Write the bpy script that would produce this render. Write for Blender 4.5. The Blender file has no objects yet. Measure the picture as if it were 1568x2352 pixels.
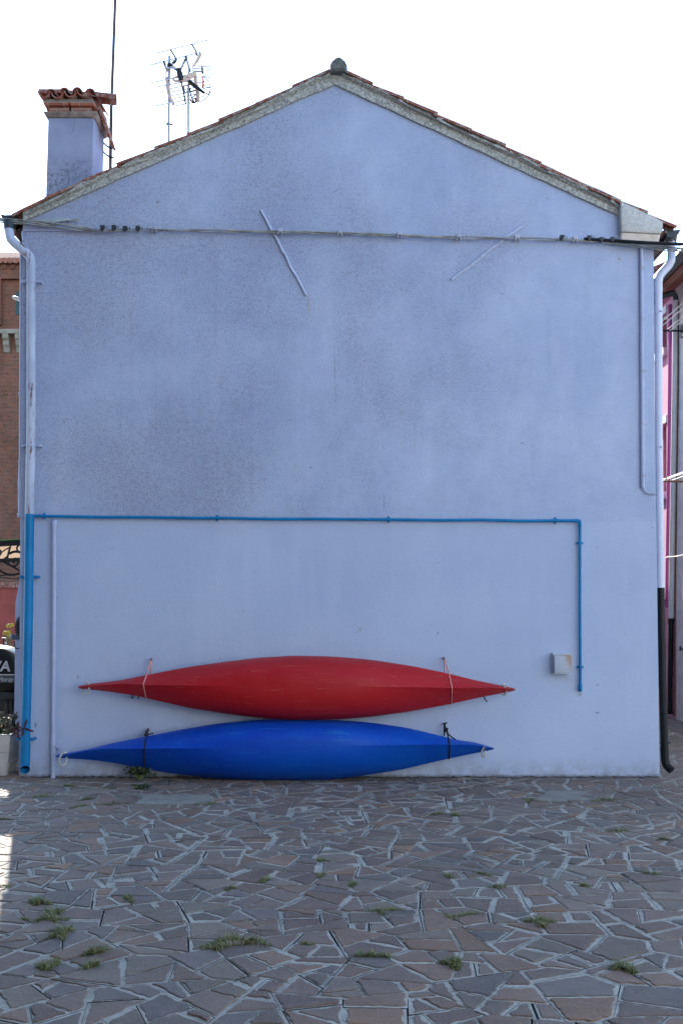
import bpy, bmesh, math, random
import numpy as np
from mathutils import Vector
R = math.radians
random.seed(7)
sc = bpy.context.scene
COL = sc.collection
# ------------------------------------------------------------ camera, sky, sun, exposure
F, CX, HY, CH = 2287.0, 784.0, 1400.0, 1.6          # focal length, centre column, horizon row (photo at 1568x2352), eye height
cam = bpy.data.cameras.new('camera')
cam.sensor_fit = 'VERTICAL'; cam.sensor_height = 36.0; cam.lens = 36.0*F/2352
cam.shift_y = (HY-1176)/2352; cam.clip_start = .1; cam.clip_end = 2000
camo = bpy.data.objects.new('camera', cam); COL.objects.link(camo)
camo.location = (0, 0, CH); camo.rotation_euler = (R(90), 0, 0)
sc.camera = camo
SUN_EL, SUN_AZ = 31.5, -16.7                         # azimuth from +Y, negative = to the left
w = bpy.data.worlds.new('World'); sc.world = w; w.use_nodes = True
nt = w.node_tree; bg = nt.nodes['Background']
sky = nt.nodes.new('ShaderNodeTexSky'); sky.sky_type = 'NISHITA'; sky.sun_disc = False
sky.sun_elevation = R(SUN_EL); sky.sun_rotation = R(SUN_AZ)
sky.air_density = 1.0; sky.dust_density = 0.1; sky.ozone_density = 1.0
nt.links.new(sky.outputs[0], bg.inputs[0]); bg.inputs[1].default_value = .10
sd = Vector((math.sin(R(SUN_AZ))*math.cos(R(SUN_EL)), math.cos(R(SUN_AZ))*math.cos(R(SUN_EL)), math.sin(R(SUN_EL))))
sl = bpy.data.lights.new('sun', 'SUN'); sl.energy = 2.1; sl.angle = R(.5); sl.color = (1, .94, .85)
so = bpy.data.objects.new('sun', sl); COL.objects.link(so); so.rotation_euler = sd.to_track_quat('Z', 'Y').to_euler()
so.location = (-6, 20, 15)
vs = sc.view_settings; vs.view_transform = 'Standard'; vs.look = 'None'; vs.gamma = 1; vs.use_curve_mapping = False
vs.exposure = 2.65

# ------------------------------------------------------------ helpers
WY = 9.5                                             # front wall plane
def P(x, y, Y=WY): return Vector(((x-CX)/F*Y, Y, CH+(HY-y)/F*Y))
def G(x, y):                                         # point on the ground seen at photo position x, y
    Y = CH*F/(y-HY); return Vector(((x-CX)/F*Y, Y, 0))
def wloc(o):
    v = Vector((0, 0, 0))
    while o: v += o.location; o = o.parent
    return v
def tag(o, label=None, cat=None, group=None, kind=None):
    for k, val in (('label', label), ('category', cat), ('group', group), ('kind', kind)):
        if val: o[k] = val
    return o
def thing(name, label, cat, loc, group=None):
    o = bpy.data.objects.new(name, None); COL.objects.link(o); o.empty_display_size = .2
    o.location = loc; return tag(o, label, cat, group)
class MB:
    def __init__(s): s.v = []; s.f = []; s.m = []
    def add(s, vs_, fs, m=0):
        b = len(s.v); s.v += [tuple(p) for p in vs_]
        for f in fs: s.f.append([i+b for i in f]); s.m.append(m)
        return s
    def box(s, x0, x1, y0, y1, z0, z1, m=0):
        v = [(x, y, z) for z in (z0, z1) for y in (y0, y1) for x in (x0, x1)]
        return s.add(v, [(0,2,3,1), (4,5,7,6), (0,1,5,4), (1,3,7,5), (3,2,6,7), (2,0,4,6)], m)
    def prism(s, poly, vec, m=0):
        n = len(poly); vec = Vector(vec); a = [Vector(p) for p in poly]
        return s.add(a+[p+vec for p in a], [list(range(n)), list(range(2*n-1, n-1, -1))]+[[i, (i+1) % n, n+(i+1) % n, n+i] for i in range(n)], m)
    def loft(s, rings, cap=True, closed=True, m=0):
        n = len(rings[0]); vs_ = [p for r in rings for p in r]; fs = []
        for i in range(len(rings)-1):
            for j in range(n if closed else n-1):
                k = (j+1) % n; fs.append((i*n+j, i*n+k, (i+1)*n+k, (i+1)*n+j))
        if cap: fs.append(list(range(n))); fs.append([len(vs_)-n+i for i in range(n)][::-1])
        return s.add(vs_, fs, m)
    def tube(s, pts, r, n=10, cap=True, m=0, smooth=0):
        pts = [Vector(p) for p in pts]; rr = list(r) if hasattr(r, '__len__') else [r]*len(pts)
        for _ in range(smooth):
            q = [pts[0]]; qr = [rr[0]]
            for i in range(len(pts)-1):
                q += [pts[i]*.75+pts[i+1]*.25, pts[i]*.25+pts[i+1]*.75]; qr += [rr[i]*.75+rr[i+1]*.25, rr[i]*.25+rr[i+1]*.75]
            q.append(pts[-1]); qr.append(rr[-1]); pts, rr = q, qr
        rings = []; u = None
        for i, p in enumerate(pts):
            t = (pts[min(i+1, len(pts)-1)]-pts[max(i-1, 0)]).normalized()
            if u is None:
                u = t.orthogonal().normalized()
            else:
                u = (u-t*u.dot(t)); u = u.normalized() if u.length > 1e-6 else t.orthogonal().normalized()
            b = t.cross(u)
            rings.append([p+(u*math.cos(2*math.pi*j/n)+b*math.sin(2*math.pi*j/n))*rr[i] for j in range(n)])
        return s.loft(rings, cap, True, m)
    def build(s, name, mats, parent=None, base=(0, 0, 0), smooth=True, angle=35, bevel=0, seg=2):
        mats = mats if isinstance(mats, (list, tuple)) else [mats]
        off = wloc(parent) if parent else Vector(base)
        me = bpy.data.meshes.new(name)
        me.from_pydata([tuple(Vector(p)-off) for p in s.v], [], s.f)
        for m_ in mats: me.materials.append(m_)
        me.polygons.foreach_set('material_index', s.m)
        bm = bmesh.new(); bm.from_mesh(me); bmesh.ops.recalc_face_normals(bm, faces=bm.faces)
        if bevel:
            es = [e for e in bm.edges if len(e.link_faces) == 2 and e.calc_face_angle(0) > R(30)]
            bmesh.ops.bevel(bm, geom=es, offset=bevel, segments=seg, profile=.5, affect='EDGES', clamp_overlap=True)
        bm.to_mesh(me); bm.free()
        if smooth:
            me.polygons.foreach_set('use_smooth', [True]*len(me.polygons)); me.set_sharp_from_angle(angle=R(angle))
        o = bpy.data.objects.new(name, me); COL.objects.link(o)
        if parent: o.parent = parent
        else: o.location = base
        return o
def dup(o, loc=None, parent=None):                   # copy of a thing with its parts
    c = o.copy(); COL.objects.link(c)
    if parent is not None: c.parent = parent
    if loc is not None: c.location = loc
    for ch in list(o.children): dup(ch, None, c)
    return c

# ------------------------------------------------------------ materials
class N:
    def __init__(s, name):
        s.mat = bpy.data.materials.new(name); s.mat.use_nodes = True; s.t = s.mat.node_tree
        s.b = s.t.nodes['Principled BSDF']; s.co = s.n('ShaderNodeTexCoord').outputs['Object']
    def n(s, typ, **kw):
        x = s.t.nodes.new(typ)
        for k, v in kw.items(): setattr(x, k, v)
        return x
    def l(s, a, b): s.t.links.new(a, b)
    def map(s, scale=(1, 1, 1), rot=(0, 0, 0), loc=(0, 0, 0)):
        m = s.n('ShaderNodeMapping'); m.inputs['Scale'].default_value = scale; m.inputs['Rotation'].default_value = rot; m.inputs['Location'].default_value = loc
        s.l(s.co, m.inputs[0]); return m.outputs[0]
    def noise(s, scale, detail=4, rough=.55, vec=None, dist=0):
        x = s.n('ShaderNodeTexNoise'); x.inputs['Scale'].default_value = scale; x.inputs['Detail'].default_value = detail
        x.inputs['Roughness'].default_value = rough; x.inputs['Distortion'].default_value = dist; s.l(vec if vec is not None else s.co, x.inputs['Vector']); return x.outputs[0]
    def vor(s, scale, feature='F1', vec=None, rnd=1.0):
        x = s.n('ShaderNodeTexVoronoi'); x.feature = feature; x.inputs['Scale'].default_value = scale; x.inputs['Randomness'].default_value = rnd
        s.l(vec if vec is not None else s.co, x.inputs['Vector']); return x.outputs[0]
    def ramp(s, fac, a, b, ca=(0, 0, 0), cb=(1, 1, 1)):
        x = s.n('ShaderNodeMapRange'); x.clamp = True; x.interpolation_type = 'SMOOTHSTEP'
        x.inputs[1].default_value = a; x.inputs[2].default_value = b; s.l(fac, x.inputs[0]); return x.outputs[0]
    def math(s, op, a, b=None, c=None):
        x = s.n('ShaderNodeMath', operation=op)
        for i, q in enumerate((a, b, c)):
            if q is None: continue
            if isinstance(q, (int, float)): x.inputs[i].default_value = q
            else: s.l(q, x.inputs[i])
        return x.outputs[0]
    def mix(s, fac, a, b, mode='MIX'):
        x = s.n('ShaderNodeMix'); x.data_type = 'RGBA'; x.blend_type = mode
        for i, q in ((0, fac), (6, a), (7, b)):
            if isinstance(q, (int, float)): x.inputs[i].default_value = q
            elif isinstance(q, tuple): x.inputs[i].default_value = (*q, 1)
            else: s.l(q, x.inputs[i])
        return x.outputs[2]
    def sep(s, vec=None):
        x = s.n('ShaderNodeSeparateXYZ'); s.l(vec if vec is not None else s.co, x.inputs[0]); return x.outputs
    def bump(s, h, strength=.3, dist=.01):
        x = s.n('ShaderNodeBump'); x.inputs['Strength'].default_value = strength; x.inputs['Distance'].default_value = dist
        s.l(h, x.inputs['Height']); s.l(x.outputs[0], s.b.inputs['Normal'])
    def out(s, col, rough=.7, metal=0, spec=.5):
        if isinstance(col, tuple): s.b.inputs['Base Color'].default_value = (*col, 1)
        else: s.l(col, s.b.inputs['Base Color'])
        if isinstance(rough, (int, float)): s.b.inputs['Roughness'].default_value = rough
        else: s.l(rough, s.b.inputs['Roughness'])
        s.b.inputs['Metallic'].default_value = metal; s.b.inputs['Specular IOR Level'].default_value = spec
        return s.mat
def dk(c, k): return tuple(min(1, x*k) for x in c)
def plain(name, c, rough=.6, metal=0, var=.25, scale=6, grime=None, gamt=.5, gscale=5, bump=0, bscale=80, spec=.5):
    m = N(name); n1 = m.ramp(m.noise(scale, 5), .25, .75)
    col = m.mix(n1, dk(c, 1-var), dk(c, 1+var))
    if grime:
        g = m.ramp(m.noise(gscale, 8, .65, m.map((1, 1, .35), loc=(3, 1, 2))), .62-.14*gamt, .72)
        col = m.mix(m.math('MULTIPLY', g, min(1, gamt+.2)), col, grime)
    if bump: m.bump(m.noise(bscale, 4), bump, .004)
    return m.out(col, rough, metal, spec)
def lilac_wall():
    m = N('lilac stucco'); x, y, z = m.sep()
    A = (.345, .412, .575); B = (.438, .510, .662)
    big = m.ramp(m.noise(.8, 6, .6), .3, .72)
    col = m.mix(big, A, B)
    st = m.noise(1.0, 7, .65, m.map((3.2, 1, .4), loc=(5, 0, 2)))                  # rain streaks and cloudy repainting
    col = m.mix(m.math('MULTIPLY', m.ramp(st, .48, .78), .5), col, (.52, .55, .69))
    # grime: dark grains settled in the roughcast, in clouds, denser on the left half of the upper wall
    cloud = m.noise(.55, 6, .62, m.map((1, 1, .75), loc=(7.3, 0, 1.1)))
    lean = m.math('MULTIPLY', x, -.034)
    cl = m.ramp(m.math('ADD', cloud, lean), .39, .72)
    up = m.ramp(m.math('ADD', z, m.math('MULTIPLY', m.noise(2.2, 3), .10)), 2.47, 2.52)
    gr = m.ramp(m.noise(62, 3, .75), .49, .62)
    gr2 = m.ramp(m.noise(24, 6, .8), .46, .64)
    dirt = m.math('MULTIPLY', m.math('MULTIPLY', cl, up), m.math('ADD', m.math('MULTIPLY', gr, .75), m.math('MULTIPLY', gr2, .45)))
    col = m.mix(m.math('MULTIPLY', dirt, .90), col, (.14, .145, .175))
    tone = m.math('MULTIPLY', m.ramp(m.noise(5, 7, .75), .42, .68), .22)
    col = m.mix(m.math('MULTIPLY', tone, up), col, (.24, .29, .45))
    gall = m.math('MULTIPLY', m.ramp(m.noise(52, 4, .8, m.map(loc=(1, 2, 3))), .48, .64), m.math('ADD', .05, m.math('MULTIPLY', up, .15)))
    col = m.mix(gall, col, (.16, .175, .25))
    col = m.mix(m.math('MULTIPLY', m.math('MULTIPLY', cl, up), .42), col, (.255, .275, .38))
    # long faint drip runs below the band and the cables, pale limy runs and rubbed patches
    dr = m.math('MULTIPLY', m.ramp(m.noise(1.0, 5, .7, m.map((9, 1, .30), loc=(2.2, 0, .4))), .55, .72), m.ramp(m.noise(.9, 4, .6, m.map(loc=(1, 0, 8))), .42, .66))
    col = m.mix(m.math('MULTIPLY', m.math('MULTIPLY', dr, up), .38), col, (.20, .215, .29))
    lim = m.math('MULTIPLY', m.ramp(m.noise(1.0, 6, .75, m.map((6, 1, .8), loc=(6.1, 0, 3))), .56, .72), m.ramp(m.noise(1.4, 4, .6, m.map(loc=(5, 0, 2))), .50, .70))
    col = m.mix(m.math('MULTIPLY', lim, .45), col, (.55, .59, .72))
    low = m.math('SUBTRACT', 1.0, up)
    col = m.mix(m.math('MULTIPLY', low, .40), col, (.405, .480, .635))
    lg = m.math('MULTIPLY', m.ramp(m.noise(60, 2, .6), .62, .72), .10)
    col = m.mix(lg, col, (.20, .22, .32))
    # marks with a place of their own: settling cracks, rust runs, filled holes
    def mark(px, py, sx, sy, wob, c, amt, ragged=.4):
        X = (px-784)/240.7; Zc = 1.6+(1400-py)/240.7
        dx = m.math('ADD', m.math('SUBTRACT', x, X), m.math('MULTIPLY', m.math('SUBTRACT', m.noise(9, 4, .6), .5), wob))
        d2 = m.math('ADD', m.math('POWER', m.math('MULTIPLY', dx, 1/sx), 2), m.math('POWER', m.math('MULTIPLY', m.math('SUBTRACT', z, Zc), 1/sy), 2))
        k = m.math('MULTIPLY', m.ramp(d2, 1, .15), m.ramp(m.noise(28, 4, .7), .5-ragged*.5, .62))
        return m.mix(m.math('MULTIPLY', k, amt), col, c)
    for a in ((769, 870, .005, .42, .05, (.20, .21, .26), .6, .6), (882, 1155, .005, .12, .04, (.17, .17, .21), .8, .6), (1032, 660, .006, .20, .06, (.50, .53, .62), .5, .5), (709, 702, .016, .12, .03, (.36, .33, .25), .6, .7), (1421, 595, .013, .013, 0, (.36, .17, .03), 1, 1), (1368, 1257, .007, .007, 0, (.22, .11, .05), 1, 1), (1371, 1637, .018, .012, .02, (.12, .12, .13), .9, .8), (1371, 1573, .012, .010, .02, (.14, .14, .15), .8, .8), (180, 1555, .006, .030, .01, (.10, .10, .12), .9, .8), (82, 1665, .012, .032, .03, (.10, .10, .13), .8, .5), (151, 625, .012, .014, 0, (.14, .11, .07), .9, 1), (1331, 1596, .028, .022, .03, (.24, .22, .21), .6, .5), (1300, 1558, .045, .030, .05, (.40, .33, .26), .45, .4), (140, 1640, .03, .06, .05, (.52, .54, .62), .5, .4)):
        col = mark(*a)
    # damp, dusty foot and small chips
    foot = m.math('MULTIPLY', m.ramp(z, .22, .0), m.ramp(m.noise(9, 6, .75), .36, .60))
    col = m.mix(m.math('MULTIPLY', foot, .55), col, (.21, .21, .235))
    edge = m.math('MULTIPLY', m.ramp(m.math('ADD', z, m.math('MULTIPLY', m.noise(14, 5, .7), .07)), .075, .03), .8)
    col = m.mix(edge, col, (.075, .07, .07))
    chips = m.math('MULTIPLY', m.ramp(m.noise(9, 2), .70, .73), m.ramp(m.noise(30, 2), .52, .60))
    col = m.mix(m.math('MULTIPLY', chips, .6), col, (.16, .16, .19))
    h = m.math('ADD', m.noise(75, 3, .6), m.math('MULTIPLY', m.noise(22, 4), .8))
    m.bump(h, .45, .006)
    return m.out(col, .92, 0, .25)
def roughcast(name, c, dark, lichen=True):
    m = N(name); n1 = m.noise(55, 5, .75); n2 = m.noise(4, 5)
    col = m.mix(m.ramp(n1, .36, .64), dark, c)
    col = m.mix(m.math('MULTIPLY', m.ramp(n2, .45, .7), .5), col, dk(c, .62))
    if lichen:
        lc = m.ramp(m.vor(1.6, 'F1', m.map((1, 1, 1), loc=(.3, 0, .7))), .075, .055)
        col = m.mix(m.math('MULTIPLY', lc, m.ramp(m.noise(25, 3), .35, .5)), col, (.32, .17, .03))
    m.bump(n1, .8, .01)
    return m.out(col, .95, 0, .2)
def terracotta():
    m = N('terracotta tile'); n1 = m.noise(5, 5); n2 = m.noise(20, 5, .7)
    col = m.mix(m.ramp(n1, .3, .7), (.20, .060, .042), (.30, .105, .068))
    col = m.mix(m.math('MULTIPLY', m.ramp(n2, .48, .60), .8), col, (.30, .27, .23))
    col = m.mix(m.math('MULTIPLY', m.ramp(m.noise(9, 5, .7, m.map(loc=(3, 3, 1))), .58, .68), .8), col, (.10, .075, .06))
    m.bump(n2, .5, .006)
    return m.out(col, .9, 0, .2)
def brickm(name, c1, c2, mort, scale, axis_map=None):
    m = N(name); b = m.n('ShaderNodeTexBrick'); m.l(m.map(rot=(R(90), 0, 0)) if axis_map is None else axis_map(m), b.inputs['Vector'])
    b.inputs['Color1'].default_value = (*c1, 1); b.inputs['Color2'].default_value = (*c2, 1); b.inputs['Mortar'].default_value = (*mort, 1)
    b.inputs['Scale'].default_value = scale; b.inputs['Mortar Size'].default_value = .018; b.inputs['Brick Width'].default_value = .5; b.inputs['Row Height'].default_value = .16; b.inputs['Bias'].default_value = -.1
    col = m.mix(m.math('MULTIPLY', m.ramp(m.noise(.5, 6, .7), .4, .7), .5), b.outputs[0], dk(c2, .6))
    col = m.mix(m.math('MULTIPLY', m.ramp(m.noise(2.3, 4, .7), .45, .7), .4), col, dk(c1, 1.35))
    return m.out(col, .92, 0, .2)
def hullm(name, c, scuff, chalk):
    m = N(name)
    fade = m.ramp(m.noise(1.3, 6, .65), .30, .68)
    col = m.mix(m.math('MULTIPLY', fade, .55), c, chalk)
    scr = m.ramp(m.noise(9, 6, .75, m.map((.22, 5, 5), rot=(0, R(3), 0))), .57, .67)
    scr2 = m.ramp(m.noise(14, 5, .7, m.map((.12, 6, 6), rot=(0, R(-7), 0), loc=(2, 2, 2))), .63, .70)
    k = m.math('MULTIPLY', m.math('MAXIMUM', scr, scr2), .50)
    col = m.mix(k, col, scuff)
    col = m.mix(m.math('MULTIPLY', m.ramp(m.noise(70, 2), .66, .73), .3), col, scuff)
    m.bump(m.noise(30, 4), .06, .003)
    ro = m.math('ADD', m.math('MULTIPLY', k, .4), .46)
    return m.out(col, ro, 0, .22)
def stonem():
    m = N('porphyry slab'); a = m.n('ShaderNodeAttribute'); a.attribute_name = 'stone'; base = a.outputs[0]
    col = m.mix(m.math('MULTIPLY', m.ramp(m.noise(5, 5, .65), .35, .7), .5), base, m.mix(1.0, base, (.62, .62, .68), 'MULTIPLY'))
    gr = m.noise(190, 3, .7)
    col = m.mix(m.math('MULTIPLY', m.ramp(gr, .54, .66), .5), col, (.36, .34, .33))
    col = m.mix(m.math('MULTIPLY', m.ramp(gr, .44, .34), .45), col, (.03, .028, .03))
    stn = m.ramp(m.noise(1.1, 6, .7, m.map(loc=(2, 5, 0))), .45, .72)
    col = m.mix(m.math('MULTIPLY', stn, .35), col, m.mix(1.0, col, (.55, .56, .58), 'MULTIPLY'))
    sm = m.math('MULTIPLY', m.ramp(m.noise(13, 6, .75), .60, .70), .45)
    col = m.mix(sm, col, (.25, .26, .27))                                          # cement film smeared over slabs
    ru = m.math('MULTIPLY', m.ramp(m.noise(3.1, 4, .6, m.map(loc=(9, 1, 0))), .60, .72), .40)
    col = m.mix(ru, col, (.20, .115, .065))
    wh = m.ramp(m.vor(2.1, 'F1', m.map((1, 1.3, 1), loc=(.5, .2, 0))), .020, .012)
    col = m.mix(wh, col, (.6, .6, .58))                                            # droppings, bits of plaster
    m.bump(m.math('ADD', m.noise(24, 5, .7), m.math('MULTIPLY', gr, .5)), .8, .010)
    return m.out(col, m.math('ADD', m.math('MULTIPLY', m.noise(11, 3), .25), .55), 0, .35)
def mortarm(name='cement joint', k=1.0):
    m = N(name); col = m.mix(m.ramp(m.noise(7, 6, .65), .3, .7), dk((.32, .30, .255), k), dk((.45, .425, .365), k))
    col = m.mix(m.math('MULTIPLY', m.ramp(m.noise(40, 4, .7), .52, .66), .5), col, (.11, .11, .11))
    col = m.mix(m.math('MULTIPLY', m.ramp(m.noise(.9, 5, .6), .5, .66), .55), col, (.12, .12, .115))
    m.bump(m.noise(60, 4, .7), .5, .006)
    return m.out(col, .9, 0, .25)
def groundm():
    m = N('far paving'); v = m.vor(3.6, 'DISTANCE_TO_EDGE', m.map((.8, 1, 1))); q = m.n('ShaderNodeTexVoronoi'); q.inputs['Scale'].default_value = 3.6; m.l(m.map((.8, 1, 1)), q.inputs['Vector'])
    s_ = m.sep(q.outputs['Color'])
    col = m.mix(s_[0], (.10, .085, .09), (.17, .13, .12))
    col = m.mix(m.ramp(v, .05, .03), col, (.22, .23, .235))
    return m.out(col, .85, 0, .3)
def leafm(name, a, b, tr=0.0):
    m = N(name); col = m.mix(m.ramp(m.noise(30, 3), .35, .65), a, b)
    m.out(col, .6, 0, .3)
    return m.mat
def perfm():
    m = N('perforated white steel'); x, y, z = m.sep()
    v = m.vor(62, 'F1', m.map((1, 1, 1), rot=(0, R(30), 0)), 0.0)
    hole = m.ramp(v, .36, .30)
    rust = m.math('MULTIPLY', m.ramp(m.math('ADD', m.math('ADD', m.math('MULTIPLY', x, 5.5), m.math('MULTIPLY', z, 3.0)), m.noise(18, 5, .7)), .85, 1.25), .85)
    col = m.mix(rust, (.40, .44, .52), (.34, .19, .09))
    col = m.mix(m.math('MULTIPLY', hole, .85), col, (.06, .06, .07))
    return m.out(col, .6, 0, .3)
def pipe_old():
    m = N('peeling lilac white paint'); g = m.noise(7, 6, .7, m.map((3, 3, .45)))
    col = m.mix(m.ramp(m.noise(3, 5), .3, .7), (.33, .375, .49), (.44, .485, .59))
    col = m.mix(m.ramp(g, .56, .62), col, (.15, .075, .065))
    col = m.mix(m.math('MULTIPLY', m.ramp(m.noise(20, 4, .7, m.map((4, 4, .3), loc=(1, 1, 1))), .50, .7), .4), col, (.28, .29, .33))
    return m.out(col, .6, 0, .35)
def chimneym():
    m = N('cracked lilac plaster'); x, y, z = m.sep()
    col = m.mix(m.ramp(m.noise(3, 5), .3, .7), (.225, .26, .37), (.30, .335, .45))
    low = m.ramp(m.math('ADD', z, m.math('MULTIPLY', m.noise(5, 4), .5)), 6.45, 5.95)
    d = m.math('MULTIPLY', low, m.ramp(m.noise(26, 6, .8), .44, .62))
    col = m.mix(m.math('MULTIPLY', d, .85), col, (.10, .10, .115))
    cr = m.vor(2.6, 'DISTANCE_TO_EDGE', m.mix(.12, m.co, m.n('ShaderNodeTexNoise').outputs[1]))
    col = m.mix(m.math('MULTIPLY', m.ramp(cr, .009, .002), m.math('MULTIPLY', .7, m.ramp(m.noise(3, 2, .5, m.map(loc=(2, 2, 2))), .48, .60))), col, (.09, .08, .09))
    m.bump(m.noise(45, 4), .4, .006)
    return m.out(col, .92, 0, .2)
def canopym():
    m = N('cream canopy sheet'); m.out((.66, .55, .44), .6, 0, .2)
    t = m.n('ShaderNodeBsdfTranslucent'); t.inputs[0].default_value = (.80, .66, .50, 1); x = m.n('ShaderNodeMixShader'); x.inputs[0].default_value = .45
    m.l(m.b.outputs[0], x.inputs[1]); m.l(t.outputs[0], x.inputs[2]); m.l(x.outputs[0], m.t.nodes['Material Output'].inputs[0]); return m.mat
M = dict(
    lilac=lilac_wall(), rake=roughcast('grey cement roughcast', (.56, .56, .51), (.17, .178, .168)), block=roughcast('pale cement', (.62, .61, .57), (.42, .42, .40), False),
    beige=plain('beige render', (.68, .60, .53), .9, bump=.3), tile=terracotta(), ridge=roughcast('weathered ridge mortar', (.21, .215, .20), (.075, .08, .075), False),
    chim=chimneym(), chbrick=brickm('chimney brick', (.36, .125, .075), (.26, .10, .07), (.30, .27, .23), 3.2), mortarb=plain('brown mortar', (.22, .18, .15), .95, var=.4, scale=14, bump=.6),
    gutter=plain('dark gutter metal', (.025, .035, .04), .5, .2), soffit=plain('dark timber', (.06, .035, .03), .9),
    pipeold=pipe_old(), pipelil=plain('lilac painted pipe', (.365, .405, .555), .55, var=.08, grime=(.25, .26, .33), gamt=.25),
    pipelw=plain('pale lilac plastic pipe', (.56, .58, .69), .45, var=.05), blue=plain('bright blue paint', (.001, .165, .38), .5, var=.12, grime=(.004, .10, .23), gamt=.3, spec=.25),
    black=plain('black plastic pipe', (.006, .007, .009), .5, spec=.25), blackm=plain('black cord', (.012, .012, .016), .7), cable=plain('grey cable sheath', (.27, .275, .26), .6, var=.35, scale=9, grime=(.13, .125, .10), gamt=.6, gscale=4),
    cablep=plain('pale green steel', (.30, .36, .38), .6), clamp=plain('lilac grey clamp', (.36, .38, .47), .7, grime=(.15, .13, .10), gamt=.5, gscale=30),
    red=hullm('red polyethylene hull', (.37, .006, .010), (.46, .12, .09), (.45, .022, .027)), kblue=hullm('blue polyethylene hull', (.001, .042, .38), (.02, .25, .50), (.001, .105, .50)),
    rope=plain('grey white rope', (.42, .42, .40), .9, var=.5, scale=160), pink=plain('pink cord', (.62, .25, .22), .8), perf=perfm(), steel=plain('galvanised steel', (.30, .31, .33), .45, .6), rust=plain('rusty steel', (.16, .075, .045), .8, var=.4, scale=20),
    stone=stonem(), mortar=mortarm(), dirt=plain('joint dirt', (.028, .028, .026), .95), slab=mortarm('cement patch', .62), ground=groundm(),
    grass=leafm('joint grass', (.085, .12, .035), (.19, .205, .085)), leaf=leafm('dark leaf', (.010, .026, .010), (.022, .045, .017)),
    succ=leafm('succulent leaf', (.06, .075, .06), (.16, .14, .08)), purple=leafm('purple leaf', (.045, .012, .02), (.07, .015, .022)), yellow=leafm('yellow flower', (.55, .42, .06), (.45, .36, .08)),
    planter=plain('white concrete planter', (.50, .48, .45), .9, var=.15, grime=(.2, .19, .18), gamt=.4, bump=.4), motor=plain('black gloss cowl', (.004, .005, .007), .3, spec=.3), motor2=plain('dark grey cast aluminium', (.03, .034, .04), .5, .3), silver=plain('silver lettering', (.45, .47, .5), .35, .3), greyband=plain('grey decal band', (.06, .07, .08), .3),
    brick=brickm('church brick', (.15, .046, .026), (.065, .028, .020), (.17, .14, .115), 2.1), palestone=plain('pale stone', (.17, .155, .13), .9, var=.3, scale=2), teal=plain('teal shutter', (.002, .028, .033), .6), ochre=plain('red ochre render', (.27, .055, .04), .9, var=.2, scale=2, bump=.3), iron=plain('black wrought iron', (.01, .01, .012), .5, .3), green=plain('green trim', (.06, .28, .05), .5), canopy=canopym(),
    pinkw=plain('pink render', (.60, .26, .34), .9, var=.08, bump=.2), magenta=plain('magenta paint', (.36, .075, .28), .5, var=.08), whitep=plain('white plastic pipe', (.55, .56, .55), .5, var=.08), whitew=plain('white painted sill', (.75, .72, .68), .7), greyw=plain('pale grey render', (.78, .75, .70), .9, var=.12, bump=.3), glass=plain('dark window glass', (.02, .025, .035), .08), greenblack=plain('dark green pipe', (.02, .035, .035), .5), line=plain('white washing line', (.75, .70, .60), .6, var=.1), lampw=plain('pale lamp shell', (.6, .6, .58), .4),
    mast=plain('dark mast steel', (.055, .05, .055), .6, .2, var=.4, scale=3), white=plain('white metal', (.45, .46, .48), .5), beigep=plain('beige plastic', (.50, .42, .35), .6), alu=plain('aluminium rod', (.50, .54, .60), .4, .5), orange=plain('red plastic', (.5, .06, .03), .5),
)
def struct(mb, name, mats, base=(0, 0, 0), **k): return tag(mb.build(name, mats, None, base, **k), kind='structure')

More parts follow.
